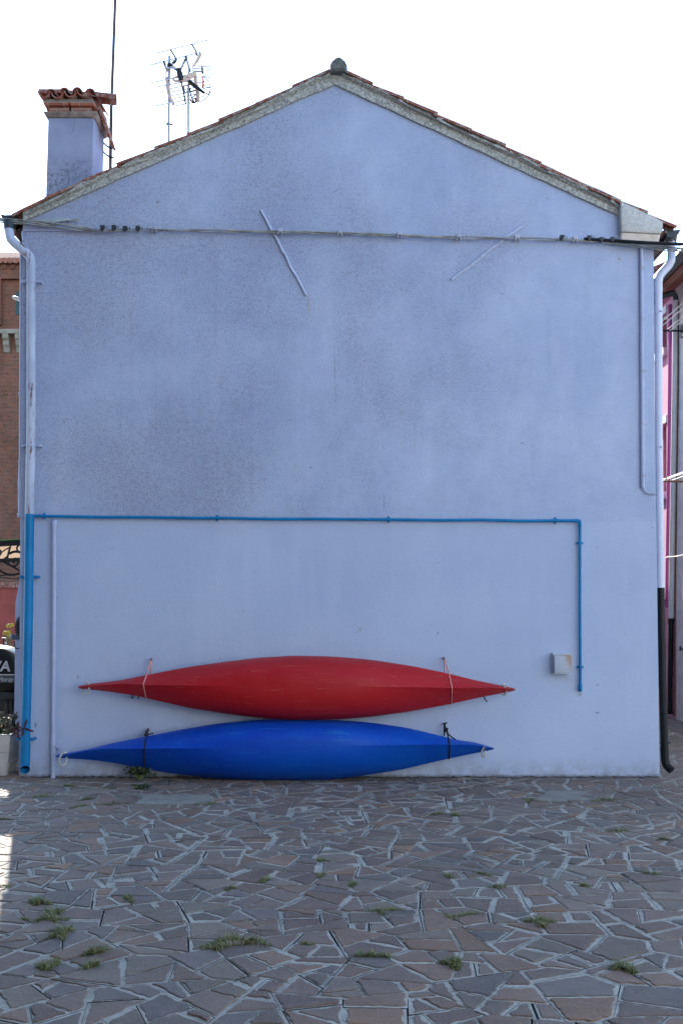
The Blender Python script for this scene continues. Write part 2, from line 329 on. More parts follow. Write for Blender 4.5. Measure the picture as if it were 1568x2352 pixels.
# ------------------------------------------------------------ ground: far sheet + crazy paving of real slabs
struct(MB().add([(-300, -300, -.045), (300, -300, -.045), (300, 300, -.045), (-300, 300, -.045)], [(0, 1, 2, 3)]), 'ground', M['ground'])
EDGES = []                                           # points along the joints, where the weeds grow
def crazy():
    rng = np.random.default_rng(11); AX = 1.5
    def inside(x, y): return 2.6 < y < 16.2 and abs(x) < .36*y+1.3 and not (y > 9.75 and abs(x) < 2.85)
    cell = .24; grid = {}; pts = []
    for _ in range(60000):
        y = rng.uniform(2.6, 16.2); x = rng.uniform(-7.2, 7.2)
        if not inside(x, y): continue
        r = .13+.13*rng.random()
        gx, gy = int(x/AX//cell), int(y//cell); ok = True
        for a in range(gx-3, gx+4):
            for b in range(gy-3, gy+4):
                for (px, py, pr) in grid.get((a, b), ()):
                    if ((px-x)/AX)**2+(py-y)**2 < (r+pr)**2*.92: ok = False; break
                if not ok: break
            if not ok: break
        if ok: grid.setdefault((gx, gy), []).append((x, y, r)); pts.append((x, y, r))
    def clip(poly, nx, ny, d):                       # keep n.p <= d
        o = []; n = len(poly)
        for i in range(n):
            a = poly[i]; b = poly[(i+1) % n]; da = a[0]*nx+a[1]*ny-d; db = b[0]*nx+b[1]*ny-d
            if da <= 0: o.append(a)
            if da*db < 0: t = da/(da-db); o.append((a[0]+t*(b[0]-a[0]), a[1]+t*(b[1]-a[1])))
        return o
    V = []; FC = []; MI = []; CC = []
    def put(vs_, fs, m, c):
        b = len(V); V.extend(vs_)
        for f in fs: FC.append([i+b for i in f]); MI.append(m); CC.append(c)
    pal = [(0.1485, 0.1063, 0.0833), (0.1488, 0.1107, 0.0889), (0.1442, 0.1048, 0.0833), (0.1274, 0.1084, 0.0943), (0.169, 0.1123, 0.081), (0.1451, 0.1143, 0.0892), (0.1432, 0.0986, 0.0797), (0.1554, 0.1244, 0.0959), (0.198, 0.1219, 0.0783)]
    def lownoise(x, y): return math.sin(x*.9+1.3)*math.cos(y*.7+.4)+.6*math.sin(x*2.1-y*1.3)
    def lay(poly, x, y):
        ln = lownoise(x, y); mean = .0185+.0065*max(-1, min(1, ln))
        def inset(pl, fn):
            o = pl; n = len(pl)
            for i in range(n):
                a = pl[i]; b = pl[(i+1) % n]; ex, ey = b[0]-a[0], b[1]-a[1]; L = math.hypot(ex, ey)
                if L < 1e-5: continue
                nx, ny = ey/L, -ex/L; o = clip(o, nx, ny, a[0]*nx+a[1]*ny-fn())
                if len(o) < 3: return o
            return o
        outer = inset(poly, lambda: (0.0 if rng.random() < .50 else (.0016+.0044*rng.random())))
        top = inset(poly, lambda: (.003+.004*rng.random() if rng.random() < .14 else max(.004, mean*(.25+1.15*rng.random()**1.3)+(.020*rng.random() if rng.random() < .10 else 0))))
        if len(top) < 3 or len(outer) < 3: return
        ar = .5*abs(sum(top[i][0]*top[(i+1) % len(top)][1]-top[(i+1) % len(top)][0]*top[i][1] for i in range(len(top))))
        put([(x+px, y+py, -.0045) for px, py in outer], [list(range(len(outer)))], 1, (0, 0, 0))
        if ar < .0012: return
        rr = []                                      # subdivided, slightly ragged, corner-cut outline
        n = len(top)
        for i in range(n):
            a = Vector(top[i]); b = Vector(top[(i+1) % n]); L = (b-a).length
            c = min(.016, L*.26)*(.3+rng.random()); a2 = a+(b-a).normalized()*c; b2 = b-(b-a).normalized()*min(.016, L*.26)*(.3+rng.random())
            k = max(1, int(L/.03)); nrm = Vector(((b-a).y, -(b-a).x)).normalized()
            for j in range(k+1):
                p = a2+(b2-a2)*(j/k)+nrm*(-(rng.random()**2)*.011 if 0 < j < k else 0); rr.append(p)
        cx_ = sum(p.x for p in rr)/len(rr); cy_ = sum(p.y for p in rr)/len(rr); cc = Vector((cx_, cy_))
        tx, ty = rng.normal(0, .010, 2); z0 = rng.normal(0, .0014)
        def pt(p, s_, z): q = cc+(p-cc)*s_; return (x+q.x, y+q.y, z+z0+tx*(q.x-cx_)+ty*(q.y-cy_) if z > -.004 else z)
        m_ = len(rr); sc_ = 1-.0045/max(.05, math.sqrt(ar)*.5)
        vs_ = [pt(p, 1, -.006) for p in rr]+[pt(p, 1, -.0012) for p in rr]+[pt(p, sc_, .0012) for p in rr]
        fs = [[i, (i+1) % m_, m_+(i+1) % m_, m_+i] for i in range(m_)]+[[m_+i, m_+(i+1) % m_, 2*m_+(i+1) % m_, 2*m_+i] for i in range(m_)]+[list(range(2*m_, 3*m_))]
        c = pal[rng.integers(0, len(pal)-1)] if rng.random() > .05 else pal[-1]; kf = rng.uniform(1.02, 1.52)
        put(vs_, fs, 0, (c[0]*kf, c[1]*kf, c[2]*kf))
    for (x, y, r) in pts:
        u = x/AX; gx, gy = int(u//cell), int(y//cell); nb = []
        for a in range(gx-5, gx+6):
            for b in range(gy-5, gy+6):
                for q in grid.get((a, b), ()):
                    if q[0] == x and q[1] == y: continue
                    dx = q[0]/AX-u; dy = q[1]-y; nb.append((dx*dx+dy*dy, dx, dy, q[2]))
        nb.sort(); poly = [(-1, -1), (1, -1), (1, 1), (-1, 1)]
        for d2, dx, dy, pr in nb:
            if d2 > 3: break
            dd = math.sqrt(d2); t = (d2+r*r-pr*pr)/(2*dd)
            poly = clip(poly, dx/dd, dy/dd, t)
            if len(poly) < 3: break
        if len(poly) < 3: continue
        poly = [(px*AX, py) for px, py in poly]
        cells = []; todo = [poly]
        while todo:                                  # broken flag by flag with straight cracks, meeting in T joints
            pl = todo.pop(); xs = [p[0] for p in pl]; ys = [p[1] for p in pl]
            ar = .5*abs(sum(pl[i][0]*pl[(i+1) % len(pl)][1]-pl[(i+1) % len(pl)][0]*pl[i][1] for i in range(len(pl))))
            if ar < .020+.055*rng.random()**1.2: cells.append(pl); continue
            gx_, gy_ = sum(xs)/len(xs), sum(ys)/len(ys)
            sxx = sum((a-gx_)**2 for a in xs); syy = sum((b-gy_)**2 for b in ys); sxy = sum((a-gx_)*(b-gy_) for a, b in zip(xs, ys))
            for att in range(6):
                ang = .5*math.atan2(2*sxy, sxx-syy)+rng.normal(0, .20+.05*att); nx, ny = math.cos(ang), math.sin(ang)
                off = gx_*nx+gy_*ny+rng.normal(0, .13)*math.sqrt(ar)
                c1 = clip(pl, nx, ny, off); c2 = clip(pl, -nx, -ny, -off)
                if len(c1) > 3 and len(c2) > 3: break
            if len(c1) < 3 or len(c2) < 3: cells.append(pl); continue
            todo += [c1, c2]
        if y < 10.2:
            for pl in cells:
                for i in range(len(pl)):
                    a, b = pl[i], pl[(i+1) % len(pl)]; L = math.hypot(b[0]-a[0], b[1]-a[1])
                    for k in range(int(L/.012)): EDGES.append((x+a[0]+(b[0]-a[0])*k*.012/L, y+a[1]+(b[1]-a[1])*k*.012/L))
        for poly in cells: lay(poly, x, y)
    me = bpy.data.meshes.new('paving')
    b0 = len(V); V.extend([(-7.5, 2.4, -.012), (7.5, 2.4, -.012), (7.5, 16.4, -.012), (-7.5, 16.4, -.012)]); FC.append([b0, b0+1, b0+2, b0+3]); MI.append(2); CC.append((0, 0, 0))
    me.from_pydata(V, [], FC)
    for k in ('stone', 'mortar', 'dirt'): me.materials.append(M[k])
    me.polygons.foreach_set('material_index', MI)
    at = me.attributes.new('stone', 'FLOAT_COLOR', 'FACE'); at.data.foreach_set('color', np.array([(*c, 1) for c in CC], dtype=np.float32).ravel())
    o = bpy.data.objects.new('paving', me); COL.objects.link(o); tag(o, kind='structure')
crazy()
def patch(x0, x1, y0, y1):
    ps = [G(x0, y1), G(x1-8, y1+1), G(x1, y0), G(x0+6, y0-1)]; n = []
    for i in range(4):
        a, b = ps[i], ps[(i+1) % 4]
        for k in range(8): q = a+(b-a)*k/8; n.append((q.x+random.gauss(0, .035), q.y+random.gauss(0, .028), -.02))
    struct(MB().prism(n, (0, 0, .0255)), 'cement_patch', M['slab'])
patch(312, 486, 1826, 1848); patch(1232, 1348, 1818, 1838)

# ------------------------------------------------------------ the lilac house
HB = Vector((0, WY, 0)); BACK = 24.5
house = thing('lilac_house', 'lilac roughcast gable end of a two-storey house with the kayaks on it', 'house', HB)
wallpoly = [P(44, 1788), P(1514, 1792), P(1508, 1350), P(1502, 900), P(1500, 548), P(1428, 470), P(772, 170), P(58, 484), P(51, 540), P(49, 900), P(46, 1400)]
wallpoly[0].z = -.03; wallpoly[1].z = -.03
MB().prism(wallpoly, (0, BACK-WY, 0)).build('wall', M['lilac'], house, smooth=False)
# side buttress seen beyond the left edge
bp = [P(120, 1300, 10.6), P(51, 1306, 10.6), P(36, 1385, 10.6), P(33, 1700, 10.6), P(32, 1760, 10.6), P(120, 1760, 10.6)]
bp[-1].z = bp[-2].z = -.03
MB().prism(bp, (0, .5, 0)).build('buttress', M['lilac'], house, smooth=False)
# cement band under the verge
def band(a0, a1, b0, b1, n, name):
    mb = MB(); top = []; bot = []
    for i in range(n+1):
        t = i/n; top.append(P(a0[0]+(a1[0]-a0[0])*t, a0[1]+(a1[1]-a0[1])*t+(0 if i in (0, n) else random.gauss(0, .7)), 9.475)); bot.append(P(b0[0]+(b1[0]-b0[0])*t, b0[1]+(b1[1]-b0[1])*t+(0 if i in (0, n) else random.gauss(0, .7)), 9.475))
    return mb.prism(top+bot[::-1], (0, .05, 0)).build(name, M['rake'], house, smooth=False)
band((53, 478), (772, 160), (53, 508), (769, 193), 26, 'verge_band')
band((772, 160), (1426, 458), (769, 193), (1426, 497), 26, 'verge_band')
cb = [P(1425, 461, 9.40), P(1522, 508, 9.40), P(1521, 530, 9.40), P(1516, 537, 9.40), P(1426, 532, 9.40)]
o = MB().prism(cb, (0, .25, 0)).build('corner_block', M['block'], house, bevel=.012)
cb2 = [P(1427, 532.8, 9.42), P(1516, 537.8, 9.42), P(1512, 556, 9.44), P(1425, 551, 9.44)]
MB().prism(cb2, (0, .2, 0)).build('corner_fascia', M['beige'], house, bevel=.006)
# roof: corrugated slopes, verge tiles, ridge
LS = [(24, 498), (67, 471.5), (162, 425), (243, 387), (327, 351), (436, 306), (551, 254), (713, 176), (772, 147)]
RS = [(772, 147), (832, 181), (926, 222), (1041, 277), (1180, 342), (1298, 399), (1354, 429), (1429, 461), (1496, 489), (1550, 515)]
roof = None
mb = MB()
for line in (LS, RS):
    prof = [P(x, y+5, WY) for x, y in line]; ys = np.arange(9.62, BACK+.2, .055); rows = []
    for j, yy in enumerate(ys):
        rows.append([Vector((p.x, yy, p.z-.03+.035*math.sin(yy*2*math.pi/.22))) for p in prof])
    mb.loft(rows, False, False)
    lowr = [Vector((p.x, 0, p.z-.10)) for p in prof]
    mb.prism([Vector((p.x, 9.56, p.z-.075)) for p in prof]+[Vector((p.x, 9.56, p.z-.11)) for p in prof[::-1]], (0, BACK-9.5, 0))
roof = mb.build('roof', M['tile'], house)
def along(line, s_):                                 # point at arc length (px) along a polyline
    for (a, b) in zip(line, line[1:]):
        L = math.hypot(b[0]-a[0], b[1]-a[1])
        if s_ <= L: return a[0]+(b[0]-a[0])*s_/L, a[1]+(b[1]-a[1])*s_/L
        s_ -= L
    return line[-1]
mb = MB()
for line, sg in ((LS[::-1], -1), (RS, 1)):
    tot = sum(math.hypot(b[0]-a[0], b[1]-a[1]) for a, b in zip(line, line[1:])); s0 = 6
    while s0 < tot-20:
        L = random.uniform(74, 96); s1 = min(tot, s0+L+10)
        a = along(line, s0); b = along(line, s1)
        lift = random.uniform(-2.6, 2.0)
        A = P(a[0], a[1]+9+lift, 9.50); B = P(b[0], b[1]+5.5+lift, 9.50)
        t = (B-A).normalized(); n = Vector((-t.z*sg, 0, t.x*sg)); n = n if n.z > 0 else -n
        yo = random.uniform(-.012, .012); rings = []
        for q, rad in ((A, .058), (B, .066)):
            ring = []
            for k in range(9): th = math.pi*(-.06+1.12*k/8); ring.append(q+n*(math.sin(th)*rad*.62-.024)+Vector((0, yo-math.cos(th)*rad, 0)))
            for k in range(8, -1, -1): th = math.pi*(-.06+1.12*k/8); ring.append(q+n*(math.sin(th)*(rad-.014)*.62-.024)+Vector((0, yo-math.cos(th)*(rad-.014), 0)))
            rings.append(ring)
        mb.loft(rings)
        s0 += L
mb.build('verge_tiles', M['tile'], roof)
for line, sg in ((LS[::-1], -1), (RS, 1)):
    tot = sum(math.hypot(b[0]-a[0], b[1]-a[1]) for a, b in zip(line, line[1:])); tp = []; bt = []; q = 14; lv = 5
    while q < tot-(45 if sg < 0 else 130):
        a = along(line, q); lv = min(11, max(1.5, lv+random.gauss(0, 2.2))); tp.append(P(a[0], a[1]+lv+5, 9.432)); bt.append(P(a[0], a[1]+22, 9.4735)); q += random.uniform(4, 10)
    MB().prism(tp+bt[::-1], (0, .04, 0)).build('verge_mortar', M['rake'], house, smooth=False)
rp = [(756, 166), (757, 148), (762, 142), (769, 136), (777, 133.5), (785, 137), (792, 143), (796, 152), (797, 166)]
rings = []
for yy, k in ((9.38, .80), (9.40, .95), (9.43, 1.0), (9.9, 1.0), (10.4, .97), (BACK, .97)):
    rings.append([Vector(((P(x, y, 9.42).x-P(777, 148, 9.42).x)*k+P(777, 148, 9.42).x+random.gauss(0, .005), yy, (P(x, y, 9.42).z-P(777, 150, 9.42).z)*k+P(777, 150, 9.42).z+random.gauss(0, .005))) for x, y in rp])
MB().loft(rings).build('ridge_cap', M['ridge'], roof)
# chimney
CY0, CY1 = 9.85, 10.28
def C(x, y, Y=CY0): return P(x, y, Y)
zt = C(110, 272).z
def ring4(x0, x1, z, y0, y1): return [Vector((x0, y0, z)), Vector((x1, y0, z)), Vector((x1, y1, z)), Vector((x0, y1, z))]
xl0, xr0 = C(106, 440).x, C(211, 440).x; xl1, xr1 = C(111, 272).x, C(216, 272).x
zb = 5.2
ch = MB().loft([ring4(xl0-.01, xr0, zb, CY0, CY1), ring4(xl0, xr0, C(0, 440).z, CY0, CY1), ring4(xl1, xr1, zt, CY0, CY1), ring4(xl1+.005, xr1-.005, zt+.02, CY0+.01, CY1-.01)]).build('chimney', M['chim'], house, smooth=False, bevel=.008)
z1 = zt+.004; z2 = C(0, 259).z
mb = MB().loft([ring4(xl1-.012, xr1+.012, z1, CY0-.012, CY1+.012), ring4(xl1-.035, xr1+.04, z1+.035, CY0-.035, CY1+.035), ring4(xl1-.035, xr1+.04, z2, CY0-.035, CY1+.035)])
mb.build('mortar_course', M['mortarb'], ch, smooth=False, bevel=.006)
z3 = C(0, 246).z; z4 = C(0, 239).z
mb = MB()
mb.box(xl1+.01, xl1+.205, CY0+.0, CY0+.09, z2+.002, z3); mb.box(xl1+.225, xr1-.03, CY0+.0, CY0+.09, z2+.002, z3)
mb.loft([ring4(xl1-.03, xl1+.21, z3+.004, CY0-.03, CY0+.12), ring4(xl1-.04, xl1+.21, z3+.034, CY0-.045, CY0+.12)])
mb.loft([ring4(xl1+.225, xr1+.01, z3+.002, CY0-.028, CY0+.12), ring4(xl1+.225, xr1+.01, z3+.036, CY0-.04, CY0+.12)])
mb.box(xl1+.02, xr1-.02, CY1-.10, CY1, z2+.002, z4)
mb.prism([(xl1+.03, CY0+.1, z2+.002), (xl1+.09, CY0+.1, z2+.002), (xl1-.02, CY0+.1, z4), (xl1-.05, CY0+.1, z4)], (0, CY1-CY0-.2, 0))
mb.prism([(xr1-.09, CY0+.1, z2+.002), (xr1-.03, CY0+.1, z2+.002), (xr1+.06, CY0+.1, z4), (xr1+.03, CY0+.1, z4)], (0, CY1-CY0-.2, 0))
mb.build('brick_collar', M['chbrick'], ch, smooth=False, bevel=.004)
mb = MB().box(xl1-.03, xr1-.0, CY0-.03, CY1+.03, z4+.001, z4+.035)
for i in range(9):
    x = xl1+.0+i*.052; mb.box(x, x+.03, CY0-.02, CY0+.05, z3+.040, z4)
mb.build('collar_mortar', M['mortarb'], ch, smooth=False)
mb = MB()
def barrel(a, b, rad, th_=.012, up=Vector((0, 0, 1)), arc=(0, 1), flip=1):
    a = Vector(a)+Vector([random.gauss(0, .006) for _ in range(3)]); b = Vector(b); t = (b-a).normalized(); s_ = t.cross(up).normalized(); u = s_.cross(t)
    rings = []
    for q in (a, b):
        o_ = [q+s_*math.cos(math.pi*(arc[0]+(arc[1]-arc[0])*k/10))*rad+u*flip*math.sin(math.pi*(arc[0]+(arc[1]-arc[0])*k/10))*rad for k in range(11)]
        i_ = [q+s_*math.cos(math.pi*(arc[0]+(arc[1]-arc[0])*k/10))*(rad-th_)+u*flip*math.sin(math.pi*(arc[0]+(arc[1]-arc[0])*k/10))*(rad-th_) for k in range(10, -1, -1)]
        rings.append(o_+i_)
    mb.loft(rings)
zc = z4+.045
for i in range(4):                                   # channel tiles of the cap with cover tiles between
    x = xl1-.02+i*.128
    barrel((x, CY0-.08, zc+.050), (x+.005, CY1+.06, zc+.085), .062, flip=-1)
    if i < 4: barrel((x+.064, CY0-.06, zc+.035), (x+.068, CY1+.05, zc+.075), .052, flip=1)
barrel((xl1-.11, CY0+.10, zc+.085), (xl1+.16, CY0+.12, zc+.10), .06, flip=1)
barrel((xl1+.12, CY0+.14, zc+.105), (xr1-.03, CY0+.16, zc+.085), .062, flip=1)
barrel((xr1-.06, CY0+.06, zc+.035), (xr1+.20, CY0+.08, zc+.015), .075, flip=1)
mb.add([Vector((xr1+.02, CY0+.02, z4+.02)), Vector((xr1+.045, CY0+.02, z4+.02)), Vector((xr1+.125, CY0+.24, z2-.18)), Vector((xr1+.10, CY0+.24, z2-.18)), Vector((xr1+.02, CY0+.30, z4+.02)), Vector((xr1+.045, CY0+.30, z4+.02)), Vector((xr1+.125, CY0+.42, z2-.18)), Vector((xr1+.10, CY0+.42, z2-.18))], [(0,1,2,3), (4,5,6,7), (0,1,5,4), (1,2,6,5), (2,3,7,6), (3,0,4,7)])
mb.build('chimney_cap', M['tile'], ch)
# gutters and eaves
def gutter(prof, sgn):
    a = [P(x, y, 9.5) for x, y in prof]; mb = MB()
    o_ = [Vector((p.x, 9.50, p.z)) for p in a]; mb.prism(o_, (0, BACK-9.4, 0)); return mb
gutter([(1, 492), (12, 494), (38, 493), (40, 512), (12, 512), (7, 503)], -1).build('gutter', M['gutter'], house, smooth=False)
gutter([(1528, 530), (1533, 527), (1540, 529), (1562, 527), (1558, 536), (1548, 543), (1531, 545)], 1).build('gutter', M['gutter'], house, smooth=False)
MB().prism([P(36, 498, 9.56), P(52, 480, 9.56), P(52, 570, 9.56), P(36, 528, 9.56)], (0, BACK-9.6, 0)).build('eave_board', M['soffit'], house, smooth=False)
MB().prism([P(1503, 545, 9.66), P(1530, 522, 9.66), P(1530, 552, 9.66), P(1503, 575, 9.66)], (0, BACK-9.7, 0)).build('eave_board', M['soffit'], house, smooth=False)
MB().tube([P(22, 510, 9.48), P(22, 529, 9.46)], [.055, .047], 14).tube([P(34, 505, 9.6), P(34, 530, 9.6)], .05, 12).build('gutter_outlet', M['gutter'], house)
MB().tube([P(1541, 540, 9.64), P(1541, 560, 9.64)], [.055, .044], 14).build('gutter_outlet', M['gutter'], house)

mb = MB(); rs = random.Random(21); top = []; x = P(48, 0).x
while x < P(1512, 0).x:
    top.append((x, rs.uniform(.002, .010)+(.010 if rs.random() < .12 else 0), rs.uniform(.012, .034)+(.025 if rs.random() < .10 else 0))); x += rs.uniform(.015, .04)
rings = [[Vector((x, 9.505, -.02)), Vector((x, 9.505, h)), Vector((x, 9.5-d*.5, h*.7)), Vector((x, 9.5-d, .001)), Vector((x, 9.5-d-.006, -.02))] for x, h, d in top]
tag(mb.loft(rings).build('soil', plain('damp soil', (.05, .045, .04), .95, var=.5, scale=30, bump=.5), None, (0, 9.5, 0), smooth=False), kind='stuff')

# ------------------------------------------------------------ downpipes
def bracket_x(x, y, Y, r, half, mat, parent):        # strap round a vertical pipe with two ears
    c = P(x, y, Y); h = .011
    mb = MB().tube([c-Vector((0, 0, h)), c+Vector((0, 0, h))], r+.004, 16)
    mb.tube([c+Vector((-half, .012, 0)), c+Vector((half, .012, 0))], .010, 8)
    for s_ in (-1, 1): mb.tube([c+Vector((s_*half, -.004, 0)), c+Vector((s_*half, WY-Y, 0))], .014, 8)
    return mb.build('bracket', mat, parent)
DL = 9.435
dl = thing('downpipe', 'rain downpipe on the left edge, peeling white above and bright blue below', 'downpipe', P(58, 1775, DL), 'rain downpipes of the lilac house')
MB().tube([P(22, 526, 9.46), P(23, 540, 9.45), P(26, 552, DL), P(60, 580, DL), P(70, 590, DL), P(72.5, 602, DL), P(72.5, 650, DL)], .043, 16, smooth=1).tube([P(72.5, 600, DL), P(72, 1000, DL), P(71, 1050, DL)], .0425, 16).tube([P(71, 1050, DL), P(68.5, 1181, DL)], .044, 16).build('white_pipe', M['pipeold'], dl)
mb = MB().tube([P(68.5, 1180, DL), P(66, 1400, DL), P(62, 1600, DL), P(59.5, 1700, DL), P(59, 1752, DL)], .0435, 18)
mb.tube([P(59.3, 1712, DL), P(58.2, 1752, DL)], .0465, 18)
mb.build('blue_pipe', M['blue'], dl)
# open shoe at the foot; black disc inside stands in for the bore's shade
sp_ = [P(59, 1748, DL), P(58.3, 1757, DL), P(58.2, 1763, DL-.012), P(58.3, 1768, DL-.045)]
mb = MB().tube(sp_, [.0425, .0425, .043, .044], 18, cap=False, smooth=1); mb.tube(sp_, [.038, .038, .039, .0405], 18, cap=False, smooth=1)
mb.tube([P(58.2, 1761, DL-.008), P(58.2, 1762, DL-.010)], .0385, 18, m=1); mb.build('shoe', [M['blue'], M['black']], dl)
for y, x in ((646, 72.5), (1023, 71.5)): bracket_x(x, y, DL, .043, .082, M['pipelil'], dl)
for y, x in ((1325, 67.5), (1698, 59.5)): bracket_x(x, y, DL, .044, .075, M['blue'], dl)
DR = 9.60
dr = thing('downpipe', 'rain downpipe on the right edge, pale lilac above and black below', 'downpipe', P(1526, 1770, DR), 'rain downpipes of the lilac house')
MB().tube([P(1540, 556, 9.63), P(1541, 585, 9.61), P(1540, 604, DR), P(1516, 630, DR), P(1511, 642, DR), P(1511, 670, DR)], .038, 16, smooth=1).tube([P(1511, 660, DR), P(1512, 1000, DR), P(1516, 1352, DR)], .036, 16).tube([P(1511.8, 1012, DR), P(1512.2, 1034, DR)], .0385, 16).build('lilac_pipe', M['pipelw'], dr)
mb = MB().tube([P(1516, 1351, DR), P(1520, 1560, DR), P(1525, 1722, DR)], .0355, 16).tube([P(1516, 1350, DR), P(1516.4, 1372, DR)], .0375, 16)
mb.tube([P(1524.5, 1715, DR), P(1526, 1748, DR), P(1529, 1758, DR-.01), P(1541, 1770, DR-.05)], .039, 16, smooth=1); mb.build('black_pipe', M['black'], dr)
for x, y in ((1511, 717), (1512, 1028)):
    c = P(x, y, DR); MB().tube([c-Vector((0, 0, .008)), c+Vector((0, 0, .008))], .0405, 16).tube([c+Vector((.012, -.034, 0)), c+Vector((.012, -.06, 0))], .010, 8).tube([c, c+Vector((-.06, 0, 0))], .008, 8).build('bracket', M['pipelw'], dr)
for x, y in ((1516.6, 1378), (1524.8, 1706)):
    c = P(x, y, DR); MB().tube([c-Vector((0, 0, .007)), c+Vector((0, 0, .007))], .0405, 16).tube([c+Vector((-.055, 0, 0)), c+Vector((.055, 0, 0))], .007, 8).build('bracket', M['black'], dr)

# ------------------------------------------------------------ pipes and conduits on the wall
BP = 9.462
bw = thing('water_pipe', 'bright blue water pipe running across the wall and down beside the vent', 'pipe', P(1331, 1585))
sag = [(78, 1184.8)]+[(x, float(np.interp(x, [78, 499, 892, 1326], [1184.8, 1190, 1193, 1196]))+random.gauss(0, .55)+(.9 if k % 2 else 0)) for k, x in enumerate(range(150, 1320, 95))]
mb = MB().tube([P(x, y, BP) for x, y in sag]+[P(1326, 1196, BP), P(1330.5, 1197.5, BP), P(1331, 1202, BP), P(1331, 1400, BP), P(1331.8, 1578, BP), P(1331.6, 1584, 9.49)], .0142, 12)
mb.tube([P(1316, 1196, BP), P(1325, 1196.2, BP), P(1329.8, 1197, BP), P(1331, 1201.5, BP), P(1331, 1211, BP)], .0172, 12); mb.tube([P(1331.7, 1572, BP), P(1331.8, 1581, BP), P(1331.7, 1586, 9.485)], [.0175, .0185, .018], 12)
mb.build('pipe', M['blue'], bw)
for x, y, v in ((102, 1185.2, 0), (499, 1190, 0), (892, 1193, 0), (1275, 1195.6, 0), (1331, 1247, 1), (1331.6, 1532, 1)):
    c = P(x, y, BP); d = Vector((1, 0, 0)) if v else Vector((0, 0, 1)); a = Vector((0, 0, 1)) if v else Vector((1, 0, 0))
    MB().tube([c-a*.012, c+a*.012], .0175, 12).tube([c-d*.030+Vector((0, .01, 0)), c+d*.030+Vector((0, .01, 0))], .011, 8).build('pipe_clip', M['blue'], bw)
gp = thing('gas_pipe', 'lilac painted service pipe rising from the paving at lower left', 'pipe', P(122, 1785, 9.46))
GY = 9.465
MB().tube([P(129, 1201, 9.50), P(127, 1200, 9.475), P(125.5, 1206, GY), P(125, 1215, GY), P(124.6, 1400, GY), P(123.4, 1600, GY), P(122.5, 1787, GY)], .0215, 12).tube([P(128.5, 1199, 9.5), P(126, 1199, GY), P(125.2, 1207, GY), P(125, 1216, GY)], .028, 12, smooth=1).build('pipe', M['pipelil'], gp)
MB().tube([P(122.8, 1697, GY), P(122.7, 1712, GY)], .027, 12).tube([P(122.7, 1718, GY), P(122.6, 1733, GY)], .027, 12).tube([P(122.7, 1715, GY), P(131, 1715, GY)], .017, 10).tube([P(131, 1715, GY), P(137, 1715, GY)], .024, 10).build('tee_fitting', M['pipelil'], gp)
c = P(124.6, 1369, GY); MB().tube([c-Vector((0, 0, .012)), c+Vector((0, 0, .012))], .0245, 12).box(c.x, c.x+.045, c.y+.01, 9.5, c.z-.014, c.z+.014).build('bracket', M['pipelil'], gp)
rc = thing('conduit', 'long lilac cable conduit fixed upright near the right edge', 'conduit', P(1475, 1122), 'conduits painted over with the wall')
RY = 9.478
MB().tube([P(1472, 566, RY), P(1473.5, 850, RY), P(1475, 1120, RY)], .0185, 12).build('tube', M['pipelil'], rc)
for y in (615, 732, 852, 973, 1093):
    c = P(1472.2+(y-566)/200, y, RY); MB().tube([c-Vector((0, 0, .009)), c+Vector((0, 0, .009))], .0215, 12).box(c.x-.01, c.x+.034, c.y+.004, 9.5, c.z-.008, c.z+.008).build('band', M['clamp'], rc)
mb = MB()
for k in range(3): mb.tube([P(1475, 1116, RY-.003*k), P(1476.5+k, 1124, RY), P(1481+k, 1130+k, RY), P(1490, 1132+k, RY), P(1507, 1133+k*.8, RY-.01)], .006, 6, smooth=1)
mb.build('tail_cable', M['clamp'], rc)
def oldconduit(a, b, mid, label):
    t = thing('conduit', label, 'conduit', P(*b), 'conduits painted over with the wall'); Y = 9.488
    A, B = P(*a, Y), P(*b, Y); d = (B-A); pts = [A+d*k/9+Vector((random.gauss(0, .003), 0, random.gauss(0, .003))) for k in range(10)]
    MB().tube(pts, .0115, 10).build('tube', M['clamp' if 0 else 'pipeold2'], t)
    c = A+d*mid; u = d.normalized(); MB().tube([c-u*.03, c+u*.03], .016, 10).build('coupling', M['pipeold2'], t)
M['pipeold2'] = plain('lilac paint over dirty conduit', (.44, .49, .64), .8, var=.08, grime=(.15, .13, .10), gamt=.4, gscale=24, bump=.3)
oldconduit((599, 483), (703, 677), .48, 'chipped slanting conduit left of centre, leaning down to the right')
oldconduit((1198, 518), (1036, 643), .54, 'chipped slanting conduit right of centre, leaning down to the left')
sp = thing('side_conduit', 'thin pale conduit running up the left corner of the house', 'conduit', P(46, 1190, 9.53))
MB().tube([P(49.5, 560, 9.53), P(48.5, 800, 9.53), P(47.3, 1060, 9.53), P(45, 1110, 9.53), P(45.5, 1184, 9.53)], .013, 10).build('tube', M['pipelil'], sp)
MB().tube([P(42, 1184, 9.53), P(62, 1185, 9.50)], .013, 10).tube([P(41, 1184, 9.53), P(44, 1184, 9.53)], .019, 10).build('elbow', M['pipelil'], sp)
for y in (685, 905, 1060): c = P(48.8-(y-560)/350, y, 9.53); MB().box(c.x-.016, c.x+.02, c.y-.016, c.y+.02, c.z-.012, c.z+.012).build('band', M['pipelil'], sp)

